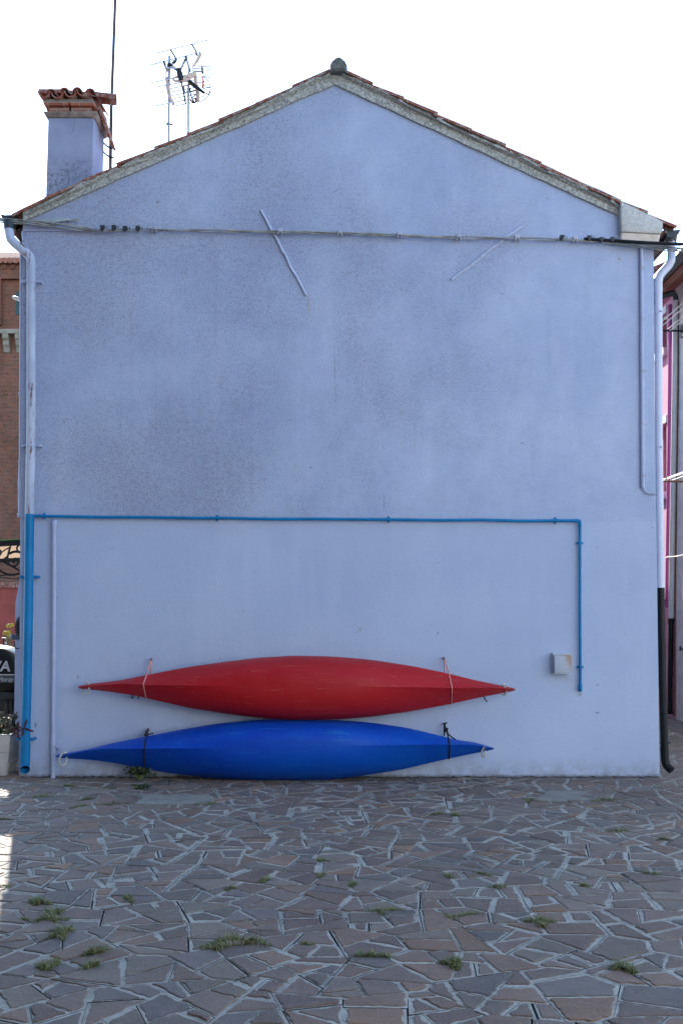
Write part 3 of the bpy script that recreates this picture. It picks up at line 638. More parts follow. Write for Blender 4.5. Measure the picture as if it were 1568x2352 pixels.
# ------------------------------------------------------------ cable bundle below the gable
cbn = thing('cable_bundle', 'twisted bundle of grey cables stretched across the gable wall', 'cable', P(784, 536, 9.45))
path = [(-40, 500), (-5, 506), (45, 509), (90, 513), (160, 522), (215, 529), (262, 529), (330, 528), (450, 529.5), (640, 533), (780, 536), (917, 541), (1052, 546), (1187, 547.5), (1320, 551.5), (1400, 555), (1450, 561), (1510, 569), (1590, 576)]
px_ = np.array([p[0] for p in path]); py_ = np.array([p[1] for p in path])
for k in range(5):
    pts = []
    for x in np.arange(-40, 1591, 14):
        yy = float(np.interp(x, px_, py_)); a = x*.021*(1 if k % 2 else .8)+k*1.4; spread = .011+(.010 if x < 200 or x > 1400 else 0)
        q = P(x, yy, 9.455); q += Vector((0, math.cos(a)*.009, math.sin(a)*spread)); pts.append(q)
    MB().tube(pts, .0058 if k < 3 else .0046, 6).build('cable', M['cable'], cbn)
tc = thing('tension_cable', 'thin lilac cable running along under the bundle from the left corner', 'cable', P(78, 535, 9.49))
MB().tube([P(53, 552, 9.49), P(50, 533, 9.488), P(56, 529, 9.486), P(110, 529, 9.488), P(160, 530, 9.488), P(230, 533, 9.488), P(262, 531, 9.48)], .0055, 8, smooth=1).build('cable', M['pipelil'], tc)
for x in (355, 643, 780, 917, 1052, 1187, 1319):
    c = P(x, float(np.interp(x, px_, py_)), 9.458)
    mb = MB().box(c.x-.022, c.x+.022, c.y-.026, 9.5, c.z-.004, c.z+.030); mb.box(c.x-.022, c.x-.012, c.y-.024, c.y-.012, c.z-.032, c.z-.004, 0); mb.box(c.x+.012, c.x+.022, c.y-.024, c.y-.012, c.z-.032, c.z-.004)
    mb.build('clamp', M['clamp'], cbn, bevel=.004)
for i, x in enumerate((236, 262, 288, 317, 1290, 1352, 1380, 1405)):
    c = P(x, float(np.interp(x, px_, py_))-6+random.uniform(-1.5, 1.5), 9.43)
    mb = MB().box(c.x-.024, c.x+.024, c.y-.022, c.y+.03, c.z-.014, c.z+.020); mb.box(c.x-.014, c.x+.010, c.y-.028, c.y+.02, c.z-.036, c.z-.014); mb.tube([c+Vector((.012, 0, .0)), c+Vector((.045, 0, .012)), c+Vector((.060, 0, .006)), c+Vector((.050, 0, -.025))], .0035, 6, smooth=1)
    mb.v = [tuple(c+(Vector(p)-c)*.8) for p in mb.v]
    mb.build('tap_connector', M['gutter'], cbn, bevel=.004)
an = thing('cable_anchor', 'pale green steel cable anchor with a wire eye at the upper left corner', 'bracket', P(100, 510, 9.46))
q0, q1 = P(82, 508.5, 9.46), P(160, 504, 9.47); MB().prism([q0+Vector((0, 0, .022)), q1+Vector((0, 0, .012)), q1-Vector((0, 0, .008)), q0-Vector((0, 0, .030))], (0, .03, 0)).build('bar', M['cablep'], an)
MB().tube([P(155, 506, 9.46), P(166, 508, 9.46), P(178, 501, 9.46), P(183, 502, 9.46), P(181, 506, 9.46), P(168, 509, 9.46)], .006, 6, smooth=2).build('wire_eye', M['cable'], an)
MB().tube([P(118, 508, 9.46), P(124, 516, 9.46)], .014, 8).tube([P(124, 512, 9.45), P(140, 514, 9.46), P(165, 521, 9.46)], .007, 6).build('turnbuckle', M['steel'], an)
bc = thing('power_cable', 'thick black power cable leaving the corner block to the right', 'cable', P(1500, 557, 9.4))
MB().tube([P(1340, 549, 9.45), P(1400, 552.5, 9.44), P(1440, 555, 9.38), P(1500, 558.5, 9.36), P(1600, 562.5, 9.36), P(1700, 560, 9.36)], .0155, 10, smooth=1).build('cable', M['black'], bc)

# ------------------------------------------------------------ vent cowl
vb = P(1267, 1547); vt = P(1306, 1501)
vent = thing('vent_cowl', 'rusty white perforated metal vent cowl beside the blue pipe', 'vent', Vector(((vb.x+vt.x)/2, WY, vb.z)))
d = .105
mb = MB().box(vb.x, vt.x, WY-d, WY, vb.z+.012, vt.z-.012)
mb.build('hood', M['perf'], vent, bevel=.006)
mb = MB().box(vb.x-.004, vt.x+.004, WY-d+.002, WY, vb.z+.004, vb.z+.011).box(vb.x-.006, vb.x-.001, WY-.055, WY, vb.z+.010, vt.z+.006).box(vb.x-.004, vt.x-.002, WY-.05, WY, vt.z-.011, vt.z-.002)
mb.build('flange', M['white'], vent, smooth=False)

# ------------------------------------------------------------ kayaks
def kayak(name, label, top, bot, keel, mat, Yg, depth, mid):
    x0, x1 = top[0][0], top[-1][0]
    def sm(pl):
        xs = np.linspace(x0, x1, 240); v = np.interp(xs, [p[0] for p in pl], [p[1] for p in pl]); k = np.ones(11)/11
        e = np.concatenate([2*v[0]-v[5:0:-1], v, 2*v[-1]-v[-2:-7:-1]]); v2 = np.convolve(e, k, 'valid'); f = np.clip(np.minimum(np.arange(240), 239-np.arange(240))/8, 0, 1)
        return xs, v*(1-f)+v2*f
    xs, T = sm(top); _, B = sm(bot); _, K = sm(keel)
    wmax = (B-T).max()
    def prof(x, at):
        s_ = min(1, max(0, (abs(x-mid)-110)/230)); s_ = s_*s_*(3-2*s_)
        rnd = max(0, 1-at**2.5)**.62; ve = .80*(1-at**1.35)+.17*(1-at)**1.5+.035*math.exp(-(at/.045)**2)
        return rnd*(1-s_)+ve*s_
    def dep(i): return depth*((B[i]-T[i])/wmax)**.62
    rings = []; n = 18
    for i in range(240):
        x = xs[i]; ring = []; d = dep(i)
        for k in range(2*n+1):
            t = -1+k/n; t = math.copysign(abs(t)**1.35, t); yy = K[i]+(T[i]-K[i])*(-t) if t < 0 else K[i]+(B[i]-K[i])*t
            ring.append(P(x, yy, Yg-d*prof(x, abs(t))))
        dd = .035+.085*((B[i]-T[i])/wmax)
        for k in range(1, 10):
            t = 1-2*k/10; yy = (T[i]+B[i])/2+(B[i]-T[i])/2*t; ring.append(P(x, yy, Yg+dd*(1-abs(t)**2.2)*min(1, i/6, (239-i)/6)))
        if i in (0, 239):
            c = sum(ring, Vector())/len(ring); ring = [c+(p-c)*.55 for p in ring]
        rings.append(ring)
    base = P((x0+x1)/2, B.max(), Yg)
    t_ = thing(name, label, 'kayak', base, 'kayaks hung on the wall')
    MB().loft(rings).build('hull', mat, t_, angle=50)
    def surf(x, y):
        i = int(np.clip(round((x-x0)/(x1-x0)*239), 0, 239)); at = (K[i]-y)/(K[i]-T[i]) if y < K[i] else (y-K[i])/(B[i]-K[i])
        return P(x, y, Yg-dep(i)*prof(x, min(1, max(0, at))))
    return t_, surf
RT = [(180, 1576), (184, 1575), (207, 1571), (281, 1562), (340, 1550), (421, 1534), (509, 1521), (590, 1511), (674, 1506), (762, 1507.5), (850, 1515), (948, 1530), (1025, 1546), (1085, 1561), (1155, 1575.5), (1178, 1580), (1183, 1582.5)]
RB = [(180, 1580), (184, 1582), (238, 1587), (309, 1597), (369, 1611), (439, 1627), (527, 1640.5), (597, 1649), (674, 1653.5), (779, 1652.5), (850, 1647), (937, 1635), (1025, 1619), (1096, 1603), (1148, 1593), (1178, 1588), (1183, 1585.5)]
RK = [(180, 1578), (220, 1575), (284, 1569.5), (333, 1573), (474, 1575), (562, 1576.5), (814, 1577), (920, 1578), (1036, 1580), (1113, 1579.5), (1150, 1580.5), (1183, 1584)]
BT = [(130, 1734), (134, 1732.5), (193, 1723), (245, 1710), (333, 1692), (421, 1675), (509, 1660.6), (590, 1653.5), (674, 1653), (779, 1654), (850, 1659), (937, 1672), (1018, 1691.5), (1050, 1700), (1098, 1705.5), (1104, 1708), (1112, 1712.6), (1130, 1716.2), (1134, 1718)]
BB = [(130, 1739), (134, 1741), (210, 1745), (263, 1752), (333, 1766), (404, 1777.6), (509, 1789), (580, 1792.8), (674, 1793.5), (762, 1790.7), (832, 1782), (920, 1768), (1025, 1743.5), (1078, 1732.6), (1113, 1726), (1130, 1722.4), (1134, 1720.5)]
BK = [(130, 1737), (160, 1732), (224, 1719.6), (333, 1719.6), (544, 1718), (769, 1713), (920, 1711), (1025, 1710), (1096, 1710), (1115, 1716), (1134, 1719)]
rk, rsurf = kayak('red_kayak', 'scuffed red kayak hung hull outward on the wall above the blue one', RT, RB, RK, M['red'], 9.345, .28, 686)
bk, bsurf = kayak('blue_kayak', 'blue kayak hung hull outward, resting on the paving under the red one', BT, BB, BK, M['kblue'], 9.35, .28, 660)
def ropeloop(parent, pts, r=.009, name='grab_loop', mat='rope'):
    MB().tube(pts, r, 8, smooth=2).build(name, M[mat], parent)
ropeloop(rk, [P(206, 1571, 9.30), P(197, 1566, 9.33), P(206, 1566, 9.36), P(203, 1573, 9.40), P(189, 1585, 9.36), P(190, 1592, 9.33), P(197, 1594.5, 9.32), P(203, 1591, 9.32), P(206, 1580, 9.29)])
ropeloop(rk, [P(1160, 1578, 9.30), P(1152, 1574, 9.33), P(1158, 1572, 9.38), P(1164, 1574, 9.38), P(1156, 1586, 9.38), P(1152, 1592, 9.34), P(1157, 1597, 9.32), P(1162, 1594, 9.31), P(1163, 1588, 9.30)])
ropeloop(bk, [P(155, 1728.5, 9.25), P(147, 1728, 9.23), P(140, 1735, 9.22), P(135, 1748, 9.23), P(140, 1757, 9.25), P(148, 1759, 9.26), P(153, 1753, 9.27), P(154, 1744, 9.29), P(153, 1738, 9.34)])
ropeloop(bk, [P(1112, 1716, 9.28), P(1106, 1724, 9.30), P(1105, 1735, 9.30), P(1110, 1740, 9.29), P(1114, 1733, 9.28), P(1113, 1724, 9.29)])
ropeloop(rk, [P(303, 1590, 9.38), P(302, 1602, 9.36), P(305, 1605, 9.36), P(308, 1599, 9.37), P(309, 1592, 9.38)], .005, 'deck_cord', 'blackm')
ropeloop(rk, [P(322, 1595, 9.38), P(319, 1601, 9.36), P(316, 1605, 9.36)], .006, 'deck_cord', 'blackm')
ropeloop(rk, [P(1110, 1592, 9.39), P(1112, 1603, 9.37), P(1113, 1606, 9.37), P(1118, 1612, 9.37)], .006, 'deck_cord', 'blackm')
def sling(label, hook, front, back, surf, mat, r, knot=None, tails=()):
    t = thing('rope_sling', label, 'rope', P(*hook), 'rope slings holding the kayaks')
    H = P(*hook, 9.46); pts = [H]
    off = Vector((0, -r*.8, 0))
    for i in range(len(front)-1):
        a, b = front[i], front[i+1]
        for k in range(6):
            x = a[0]+(b[0]-a[0])*k/6; y = a[1]+(b[1]-a[1])*k/6; pts.append(surf(x, y)+off)
    pts.append(surf(*front[-1])+off); pts += [P(*front[-1], 9.40)+Vector((0, 0, -.004)), P(front[-1][0], front[-1][1]-6, 9.46)]
    MB().tube(pts, r, 6).build('rope', M[mat], t)
    MB().tube([H, P(back[0], back[1], 9.42)], r, 6).build('back_strand', M[mat], t)
    MB().tube([P(*hook, 9.505), P(*hook, 9.455)], .010, 8).tube([P(hook[0], hook[1]-1, 9.455), P(hook[0]+1.5, hook[1]+2.5, 9.45), P(hook[0]-1, hook[1]+4, 9.45)], .006, 6).build('hook', M['rust'], t)
    for tl in tails: MB().tube([P(*q) for q in tl], r*.95, 6, smooth=1).build('tail', M[mat], t)
    if knot:
        k = P(*knot); MB().tube([k+Vector((-.012, 0, -.012)), k+Vector((.004, -.012, .004)), k+Vector((.012, 0, .014)), k+Vector((-.004, .01, 0)), k+Vector((.008, -.008, -.014))], r*1.7, 8, smooth=2).build('knot', M[mat], t)
sling('thin pink cord round the left end of the red kayak', (348, 1514), [(337, 1550), (329.6, 1572), (336, 1603.5)], (347, 1553), rsurf, 'pink', .0058)
sling('thin pink cord round the right end of the red kayak', (1019, 1511.5), [(1030.5, 1547), (1037.6, 1579.7), (1036, 1616.5)], (1021, 1546), rsurf, 'pink', .0058)
sling('knotted black rope round the left end of the blue kayak', (341, 1675), [(336, 1692), (331.7, 1719.6), (332, 1765)], (337, 1690), bsurf, 'blackm', .0072, (336, 1686, 9.38), [[(337, 1688, 9.36), (345, 1686, 9.36), (353, 1684, 9.36)], [(337, 1684, 9.40), (334, 1678, 9.40)], [(337, 1684, 9.40), (341, 1674, 9.42)]])
sling('knotted black rope round the right end of the blue kayak', (1020, 1662), [(1030, 1697), (1032, 1712), (1031, 1742)], (1020, 1690), bsurf, 'blackm', .0072, (1024, 1677, 9.42), [[(1024, 1677, 9.42), (1030, 1688, 9.38), (1050, 1702, 9.34)], [(1021, 1664, 9.44), (1026, 1659, 9.44)]])

# ------------------------------------------------------------ aerials
ma = thing('chimney_mast', 'tall bare steel mast strapped to the chimney, rising out of frame', 'mast', P(252, 378, 10.45))
Ym = 10.45
MB().tube([Vector((P(252, 378, Ym).x-.005, Ym, 5.35)), P(256, 240, Ym), P(257, 222, Ym)], .0175, 10).tube([P(257, 222, Ym), P(265, 0, Ym), P(269, -120, Ym)], [.0155, .0145, .013], 10).build('pole', M['mast'], ma)
MB().tube([P(259, 205, Ym-.01), P(258, 300, Ym), P(257, 378, Ym)], .0025, 5).build('coax', M['blackm'], ma)
for y in (337, 358):
    MB().tube([Vector((xr1-.02, 10.2, P(0, y-8, 10.3).z)), P(243, y-3, 10.35), P(254.5, y+3, Ym)], .009, 7, smooth=1).tube([P(250, y+2, Ym-.015), P(262, y+4, Ym-.02)], .008, 6).build('strap_bracket', M['iron'], ma)
YA = 12.0
def A(x, y, dy=0): return P(336.9+x*.1120, 79.6+y*.1120, YA+dy)
aa = thing('grid_aerial', 'television aerial with wide wire grid reflectors, left of the two', 'aerial', Vector((A(455, 2170).x, YA, 5.7)), 'television aerials on the roof')
MB().tube([Vector((A(455, 2170).x, YA, 5.72)), A(455, 1500), A(468, 435)], .0145, 10).build('pole', M['steel'], aa)
mb = MB(); mb.tube([A(190, 385, .15), A(1250, 115, .15)], .0078, 5)
for k in range(9):
    f = k/8; mb.tube([A(60+f*430, 625+f*80, .10-.25*f), A(1120-f*260, 355+f*290, .10-.25*f)], .0075 if k == 0 else .0042, 5)
mb.build('upper_reflector', M['alu'], aa)
mb = MB()
for (a, b) in (((40, 1000), (960, 800)), ((230, 1070), (1000, 930)), ((480, 1110), (1010, 1010)), ((490, 1180), (1020, 1080)), ((500, 1255), (1030, 1150)), ((520, 1325), (1040, 1210)), ((560, 1390), (1210, 1260)), ((140, 1470), (1030, 1300)), ((600, 1460), (1060, 1380))):
    mb.tube([A(*a, -.1), A(*b, .05)], .0078, 5)
mb.build('lower_reflector', M['alu'], aa)
mb = MB().tube([A(350, 545), A(410, 730)], .012, 6).tube([A(490, 310, .12), A(575, 440, .1), A(615, 530, .05)], .010, 6).tube([A(925, 195, .12), A(1000, 320, .1), A(1035, 430, .05)], .010, 6).tube([A(600, 535), A(530, 590)], .016, 6).tube([A(795, 440), A(860, 640), A(900, 760)], .010, 6)
mb.build('arm', M['iron'], aa)
MB().tube([A(1110, 390), A(1030, 560), A(930, 675)], [.022, .020, .008], 6, smooth=1).build('side_rail', M['beigep'], aa)
MB().tube([A(410, 870), A(430, 1050), A(480, 1290), A(560, 1440)], [.020, .026, .026, .018], 6).build('side_rail', M['beigep'], aa)
MB().tube([A(385, 790), A(450, 690)], [.006, .022], 6).build('side_rail', M['beigep'], aa)
MB().tube([A(440, 620, -.05), A(520, 650, -.05)], .030, 8).tube([A(520, 650, -.05), A(640, 740, -.1)], .016, 8).tube([A(650, 700, -.12), A(680, 800, -.12), A(710, 930, -.12)], [.026, .036, .030], 8).tube([A(690, 730, -.1), A(820, 460, 0)], .011, 6).tube([A(700, 930, -.1), A(760, 1180, -.1), A(800, 1420, -.05)], .010, 6).build('boom', M['iron'], aa)
MB().tube([A(410, 1850), A(440, 1800), A(465, 1840)], .010, 6).tube([A(470, 1830), A(535, 1850)], .010, 6).build('pole_clamp', M['iron'], aa)
MB().tube([A(400, 1850), A(170, 2240)], .0018, 4).tube([A(535, 1845), A(760, 2060)], .0018, 4).build('stay_wire', M['alu'], aa)
ab = thing('loop_aerial', 'television aerial with curved loop directors, right of the two', 'aerial', Vector((A(855, 2050).x, YA, 5.9)), 'television aerials on the roof')
MB().tube([Vector((A(855, 2050).x, YA, 5.9)), A(855, 1200), A(865, 700)], .0135, 10).build('pole', M['steel'], ab)
MB().tube([A(850, 930, -.05), A(960, 1030, -.08), A(1180, 1195, -.1)], [.022, .026, .016], 8).build('boom', M['iron'], ab)
MB().tube([A(560, 890, -.1), A(545, 925, -.1), A(580, 955, -.1), A(700, 945, -.1), A(900, 900, -.1), A(940, 870, -.1), A(830, 850, -.1), A(700, 870, -.1), A(600, 870, -.1), A(560, 890, -.1)], .014, 7, smooth=1).tube([A(780, 900, -.08), A(1000, 800, -.05)], .032, 8).build('folded_dipole', M['beigep'], ab)
MB().tube([A(985, 800), A(1015, 1000), A(1045, 1180), A(1060, 1365)], .024, 7).build('side_rail', M['beigep'], ab)
mb = MB()
mb.tube([A(765, 1030), A(760, 1090), A(780, 1170), A(805, 1215)], .008, 6, smooth=1).tube([A(765, 1050), A(900, 1020)], .007, 6).tube([A(890, 1090), A(895, 1200), A(930, 1310), A(990, 1400)], .008, 6, smooth=1).tube([A(890, 1165), A(1040, 1130)], .007, 6).tube([A(930, 1290), A(1030, 1215)], .007, 6).tube([A(1145, 1105), A(1310, 1075)], .007, 6).tube([A(1310, 1040), A(1305, 1130), A(1270, 1245)], .008, 6, smooth=1).tube([A(1120, 1150), A(1270, 1230)], .007, 6).tube([A(1030, 990), A(1180, 965)], .006, 6).tube([A(1180, 920), A(1180, 1020), A(1160, 1080)], .007, 6, smooth=1).tube([A(880, 1325), A(970, 1400), A(1010, 1370), A(1000, 1310)], .010, 6).tube([A(800, 1190), A(850, 1150)], .007, 6)
mb.build('director_loop', M['iron'], ab)
mb = MB().tube([A(900, 640), A(1310, 660)], .0078, 5).tube([A(900, 690), A(1310, 715)], .0078, 5).tube([A(920, 740), A(1140, 750)], .0078, 5).tube([A(1310, 655), A(1310, 715)], .0078, 5).tube([A(1000, 770), A(1310, 765)], .0078, 5).tube([A(1310, 765), A(1310, 875)], .0078, 5).tube([A(1310, 875), A(1000, 865)], .0078, 5).tube([A(1140, 860), A(1270, 825)], .0078, 5)
mb.build('element', M['alu'], ab); mb = MB()
mb.tube([A(1190, 890), A(1280, 960), A(1310, 1060)], .0078, 5, smooth=1).build('element', M['alu'], ab); mb = MB(); mb.tube([A(1310, 1180), A(1230, 1310), A(1100, 1380)], .0078, 5, smooth=1); mb.build('element', M['alu'], ab)
MB().tube([A(1137, 670), A(1148, 800)], .012, 6).build('balun', M['iron'], ab)
MB().tube([A(1145, 865), A(1148, 1085)], .010, 6).build('red_rod', M['orange'], ab)
gw = thing('guy_wire', 'hair thin wire hanging between the chimney mast and the aerials', 'wire', P(326, 350, 11))
MB().tube([P(279, -40, 11), P(292, 130, 11), P(312, 270, 11), Vector((P(326, 350, 11).x, 11, 5.9))], .0014, 4).build('wire', M['alu'], gw)

# ------------------------------------------------------------ two unseen houses, added to shade and light the gable
nl_ = thing('unseen_shade_house', 'tall dark slate coloured house, added out of view at left and rear to shade the gable', 'house', Vector((-7, 0, 0)))
MB().prism([(-11, -12, -.02), (1.2, -12, -.02), (1.2, -6, -.02), (-3.75, -6, -.02), (-3.75, 7.7, -.02), (-11, 7.7, -.02)], (0, 0, 13.5)).build('wall', plain('dark slate render', (.05, .055, .07), .9, var=.15), nl_, smooth=False)  # added dark mass, keeps sky light off the gable's left side
MB().prism([(-3.6, -9.3, 13.51), (-7.4, -9.3, 15.2), (-11.2, -9.3, 13.51)], (0, 17.2, 0)).build('roof', M['tile'], nl_, smooth=False)
no_ = thing('unseen_bounce_house', 'pale sunlit house, added out of view behind the viewer to brighten the gable', 'house', Vector((7, -9, 0)))
MB().box(2.0, 15.0, -13, -4.5, -.02, 8.0).build('wall', plain('white render', (.78, .77, .76), .9, var=.06), no_, smooth=False)  # added pale wall, throws sunlight back onto the gable's right side
MB().prism([(1.7, -4.2, 8.01), (1.7, -8.7, 9.8), (1.7, -13.3, 8.01)], (13.6, 0, 0)).build('roof', M['tile'], no_, smooth=False)

# ------------------------------------------------------------ left background
TY = 58.0
tw = thing('brick_church', 'tall brown brick building with stone corbels beyond the left corner', 'building', P(-60, 1400, TY)-Vector((0, 0, 1.6)))
tx0, tx1 = P(-170, 0, TY).x, P(330, 0, TY).x; tz = P(0, 606, TY).z; lz = P(0, 770, TY).z
mb = MB().box(tx0, tx1, TY, TY+8, 0, lz).box(tx0, tx1, TY+.15, TY+8, lz+.25, tz)
px0 = P(4, 0, TY).x
mb.box(tx0, px0, TY-.12, TY+.15, lz+.6, tz-.9); mb.box(tx0, tx1, TY-.12, TY+.15, tz-.9, tz-.02)
for x in np.arange(tx0, tx1, .5): mb.box(x, x+.25, TY-.22, TY-.12, tz-.35, tz-.1)
mb.build('wall', M['brick'], tw, smooth=False)
mb = MB()
for x in np.arange(tx0, tx1, .30): mb.tube([(x, TY-.55, tz+.02), (x+.1, TY+3, tz+1.6)], .16, 8)
mb.box(tx0, tx1, TY-.45, TY+8, tz-.02, tz+.05); mb.build('roof', M['tile'], tw)
mb = MB().box(tx0, tx1, TY-.45, TY+.3, lz, lz+.25); mb.build('ledge', M['palestone'], tw, smooth=False)
for i in range(-4, 12):
    x = P(40+i*29, 0, TY).x; pr = [(x, TY-.42, lz), (x, TY, lz), (x, TY, lz-1.05), (x, TY-.10, lz-1.0), (x, TY-.16, lz-.75), (x, TY-.27, lz-.62), (x, TY-.30, lz-.38), (x, TY-.40, lz-.28)]
    MB().prism(pr, (.34, 0, 0)).build('corbel', M['palestone'], tw, smooth=False)
wn = MB(); wx0, wx1 = P(35, 0, TY).x, P(75, 0, TY).x; wz0, wz1 = P(0, 722, TY).z, P(0, 672, TY).z; wc = (wx0+wx1)/2; wr = (wx1-wx0)/2
arch = [(wx0, TY+.10, wz0), (wx1, TY+.10, wz0)]+[(wc+wr*math.cos(a), TY+.10, wz1-.2+wr*.85*math.sin(a)) for a in np.linspace(0, math.pi, 10)]
wn.prism(arch, (0, .08, 0)).build('shutter', M['teal'], tw, smooth=False)
rwY = 30.0
rw = thing('ochre_wall', 'red ochre rendered yard wall with a brick coping behind the motor', 'wall', P(-40, 1400, rwY)-Vector((0, 0, 1.6)))
rz = P(0, 1350, rwY).z; rx0, rx1 = P(-200, 0, rwY).x, P(300, 0, rwY).x
MB().box(rx0, rx1, rwY, rwY+.3, 0, rz).build('wall', M['ochre'], rw, smooth=False)
mb = MB()
for x in np.arange(rx0, rx1, .26): mb.box(x, x+.245, rwY-.06+random.uniform(-.01, .01), rwY+.36, rz+.002, rz+.085)
for x in np.arange(rx0, rx1, .26): mb.box(x+.05, x+.19, rwY-.02, rwY+.3, rz+.087, rz+.17)
mb.build('coping', M['tile'], rw, smooth=False)
# iron canopy with scrollwork over the side door
ca = thing('iron_canopy', 'black scrolled iron door canopy with a cream sheet and green edge', 'canopy', Vector((-3.6, 10.75, 2.2)))
N0, N1 = 10.75, 11.85
def K(x, y, Y=N0): return P(x, y, Y)
zsl = lambda X: K(48, 1246).z+(X-K(48, 0).x)*.056
xa, xb = -3.06, -4.95
zf = lambda X: K(48, 1284, N1).z+(X-K(48, 0, N1).x)*.056
mb = MB().prism([(xa, N0, zsl(xa)+.028), (xb, N0, zsl(xb)+.028), (xb, N0, zsl(xb)-.03), (xa, N0, zsl(xa)-.03)], (0, .03, 0))
mb.prism([(xa, N1, zf(xa)+.028), (xb, N1, zf(xb)+.028), (xb, N1, zf(xb)-.03), (xa, N1, zf(xa)-.03)], (0, .03, 0))
mb.loft([[(xb, y, z+d) if q else (xb+.04, y, z+d) for q, d in ((1, .026), (0, .026), (0, -.03), (1, -.03))] for y, z in ((N0+.03, zsl(xb)), (N1, zf(xb)))])
mb.build('frame', M['iron'], ca, smooth=False)
MB().prism([(xa, N0-.01, zsl(xa)+.038), (xb, N0-.01, zsl(xb)+.038), (xb, N0-.01, zsl(xb)+.030), (xa, N0-.01, zsl(xa)+.030)], (0, .05, 0)).build('green_edge', M['green'], ca, smooth=False)
MB().loft([[(xa, y, zz(xa)+.026), (xb+.05, y, zz(xb)+.026), (xb+.05, y, zz(xb)+.018), (xa, y, zz(xa)+.018)] for y, zz in ((N0+.05, zsl), (N1-.01, zf))]).build('sheet', M['canopy'], ca, smooth=False)
def Z(x, y): return K(x*.0729, 1200.5+y*.0729)       # zoom of the scrollwork
mb = MB()
mb.tube([Z(340, 740), Z(290, 900), Z(245, 1080), Z(250, 1230), Z(330, 1340), Z(450, 1375), Z(560, 1320), Z(590, 1200), Z(520, 1125), Z(430, 1140), Z(400, 1200), Z(430, 1260), Z(490, 1245)], .011, 7, smooth=2)
mb.tube([Z(0, 1190), Z(100, 1220), Z(250, 1300), Z(430, 1400), Z(700, 1550), Z(900, 1650)], .011, 7, smooth=1)
mb.tube([Z(-200, 1400), Z(0, 1500), Z(150, 1600), Z(350, 1650), Z(550, 1620), Z(700, 1580), Z(900, 1500)], .013, 7, smooth=1)
mb.tube([Z(-300, 1690), Z(0, 1675), Z(300, 1640), Z(500, 1640)], .008, 6, smooth=1)
mb.tube([Z(640, 690), Z(540, 760), Z(540, 860), Z(620, 930), Z(800, 940), Z(850, 850), Z(760, 790), Z(680, 830)], .010, 7, smooth=2)
mb.tube([Z(900, 1040), Z(680, 1080), Z(620, 1190), Z(660, 1290), Z(800, 1320)], .010, 7, smooth=2)
mb.tube([Z(60, 940), Z(180, 850), Z(330, 770)], .007, 6); mb.tube([Z(-150, 800), Z(0, 850), Z(50, 930), Z(20, 1010), Z(-90, 1080)], .011, 7, smooth=2)
mb.tube([Z(-20, 1190), Z(130, 1160), Z(250, 1060)], .010, 6, smooth=1); mb.tube([Z(300, 980), Z(420, 920), Z(560, 910), Z(720, 960)], .014, 6, smooth=1)
mb.build('scrollwork', M['iron'], ca)
ov = thing('overhead_wire', 'thin dark wire sagging below the iron canopy', 'wire', K(20, 1325))
MB().tube([K(-60, 1322), K(10, 1326.5), K(28, 1330), K(48, 1329), Vector((-3.06, 11, K(0, 1327).z))], .006, 6, smooth=1).build('wire', M['iron'], ov)
sl_ = thing('wall_lamp', 'small pale oval lamp head on a dark arm at the left corner', 'lamp', P(50, 690, 10))
hc = P(40, 686, 10); rings = []
for k in range(9):
    a = -1+2*k/8; r_ = math.sqrt(max(.02, 1-a*a)); rings.append([hc+Vector((a*.052, math.cos(t)*.035*r_, math.sin(t)*.020*r_-a*.018)) for t in np.linspace(0, 2*math.pi, 12, endpoint=False)])
MB().loft(rings).build('lamp_head', M['lampw'], sl_)
MB().tube([P(45, 688, 10), P(49.5, 691, 10), P(80, 694, 10)], .011, 7).build('arm', M['iron'], sl_)
# planter with succulents
pl = thing('planter', 'square white concrete planter with ribbed sides at the left corner', 'planter', Vector((-3.38, 9.75, 0)))
pcx, pcy = -3.385, 9.745
def sq(h, z): return [Vector((pcx+sx*h, pcy+sy*h, z)) for sx, sy in ((-1, -1), (1, -1), (1, 1), (-1, 1))]
rg = [sq(.165, .115), sq(.183, .12)]
for k in range(5): z = .13+k*.020; rg += [sq(.186+k*.003, z), sq(.186+k*.003, z+.013), sq(.180+k*.003, z+.015), sq(.180+k*.003, z+.019)]
rg += [sq(.202, .235), sq(.222, .395), sq(.228, .40), sq(.228, .405), sq(.195, .405), sq(.19, .36)]
MB().loft(rg).build('tub', M['planter'], pl, smooth=False)
for sx, sy in ((-1, -1), (1, -1), (1, 1), (-1, 1)):
    c = Vector((pcx+sx*.125, pcy+sy*.125, 0)); MB().loft([[c+Vector((math.cos(a)*r_, math.sin(a)*r_, z)) for a in np.linspace(0, 2*math.pi, 12, endpoint=False)] for r_, z in ((.040, 0), (.045, .008), (.045, .055), (.058, .10), (.060, .119))]).build('foot', M['planter'], pl)
su = thing('succulent', 'grey green succulent with orange tips filling the white planter', 'plant', Vector((pcx, pcy, .36)))
def leafshape(mb, o_, d, L, wd, th, m=0):
    d = d.normalized(); s_ = d.orthogonal().normalized(); u = d.cross(s_); rings = []
    for f, k in ((0, .35), (.25, .8), (.55, 1), (.8, .75), (1, .08)): rings.append([o_+d*L*f+u*(f*f*L*.18)+s_*math.cos(a)*wd*k+u*math.sin(a)*th*k for a in np.linspace(0, 2*math.pi, 6, endpoint=False)])
    mb.loft(rings, True, True, m)
mb = MB(); rs = random.Random(3)
mb.box(pcx-.19, pcx+.19, pcy-.19, pcy+.19, .34, .385, 1)
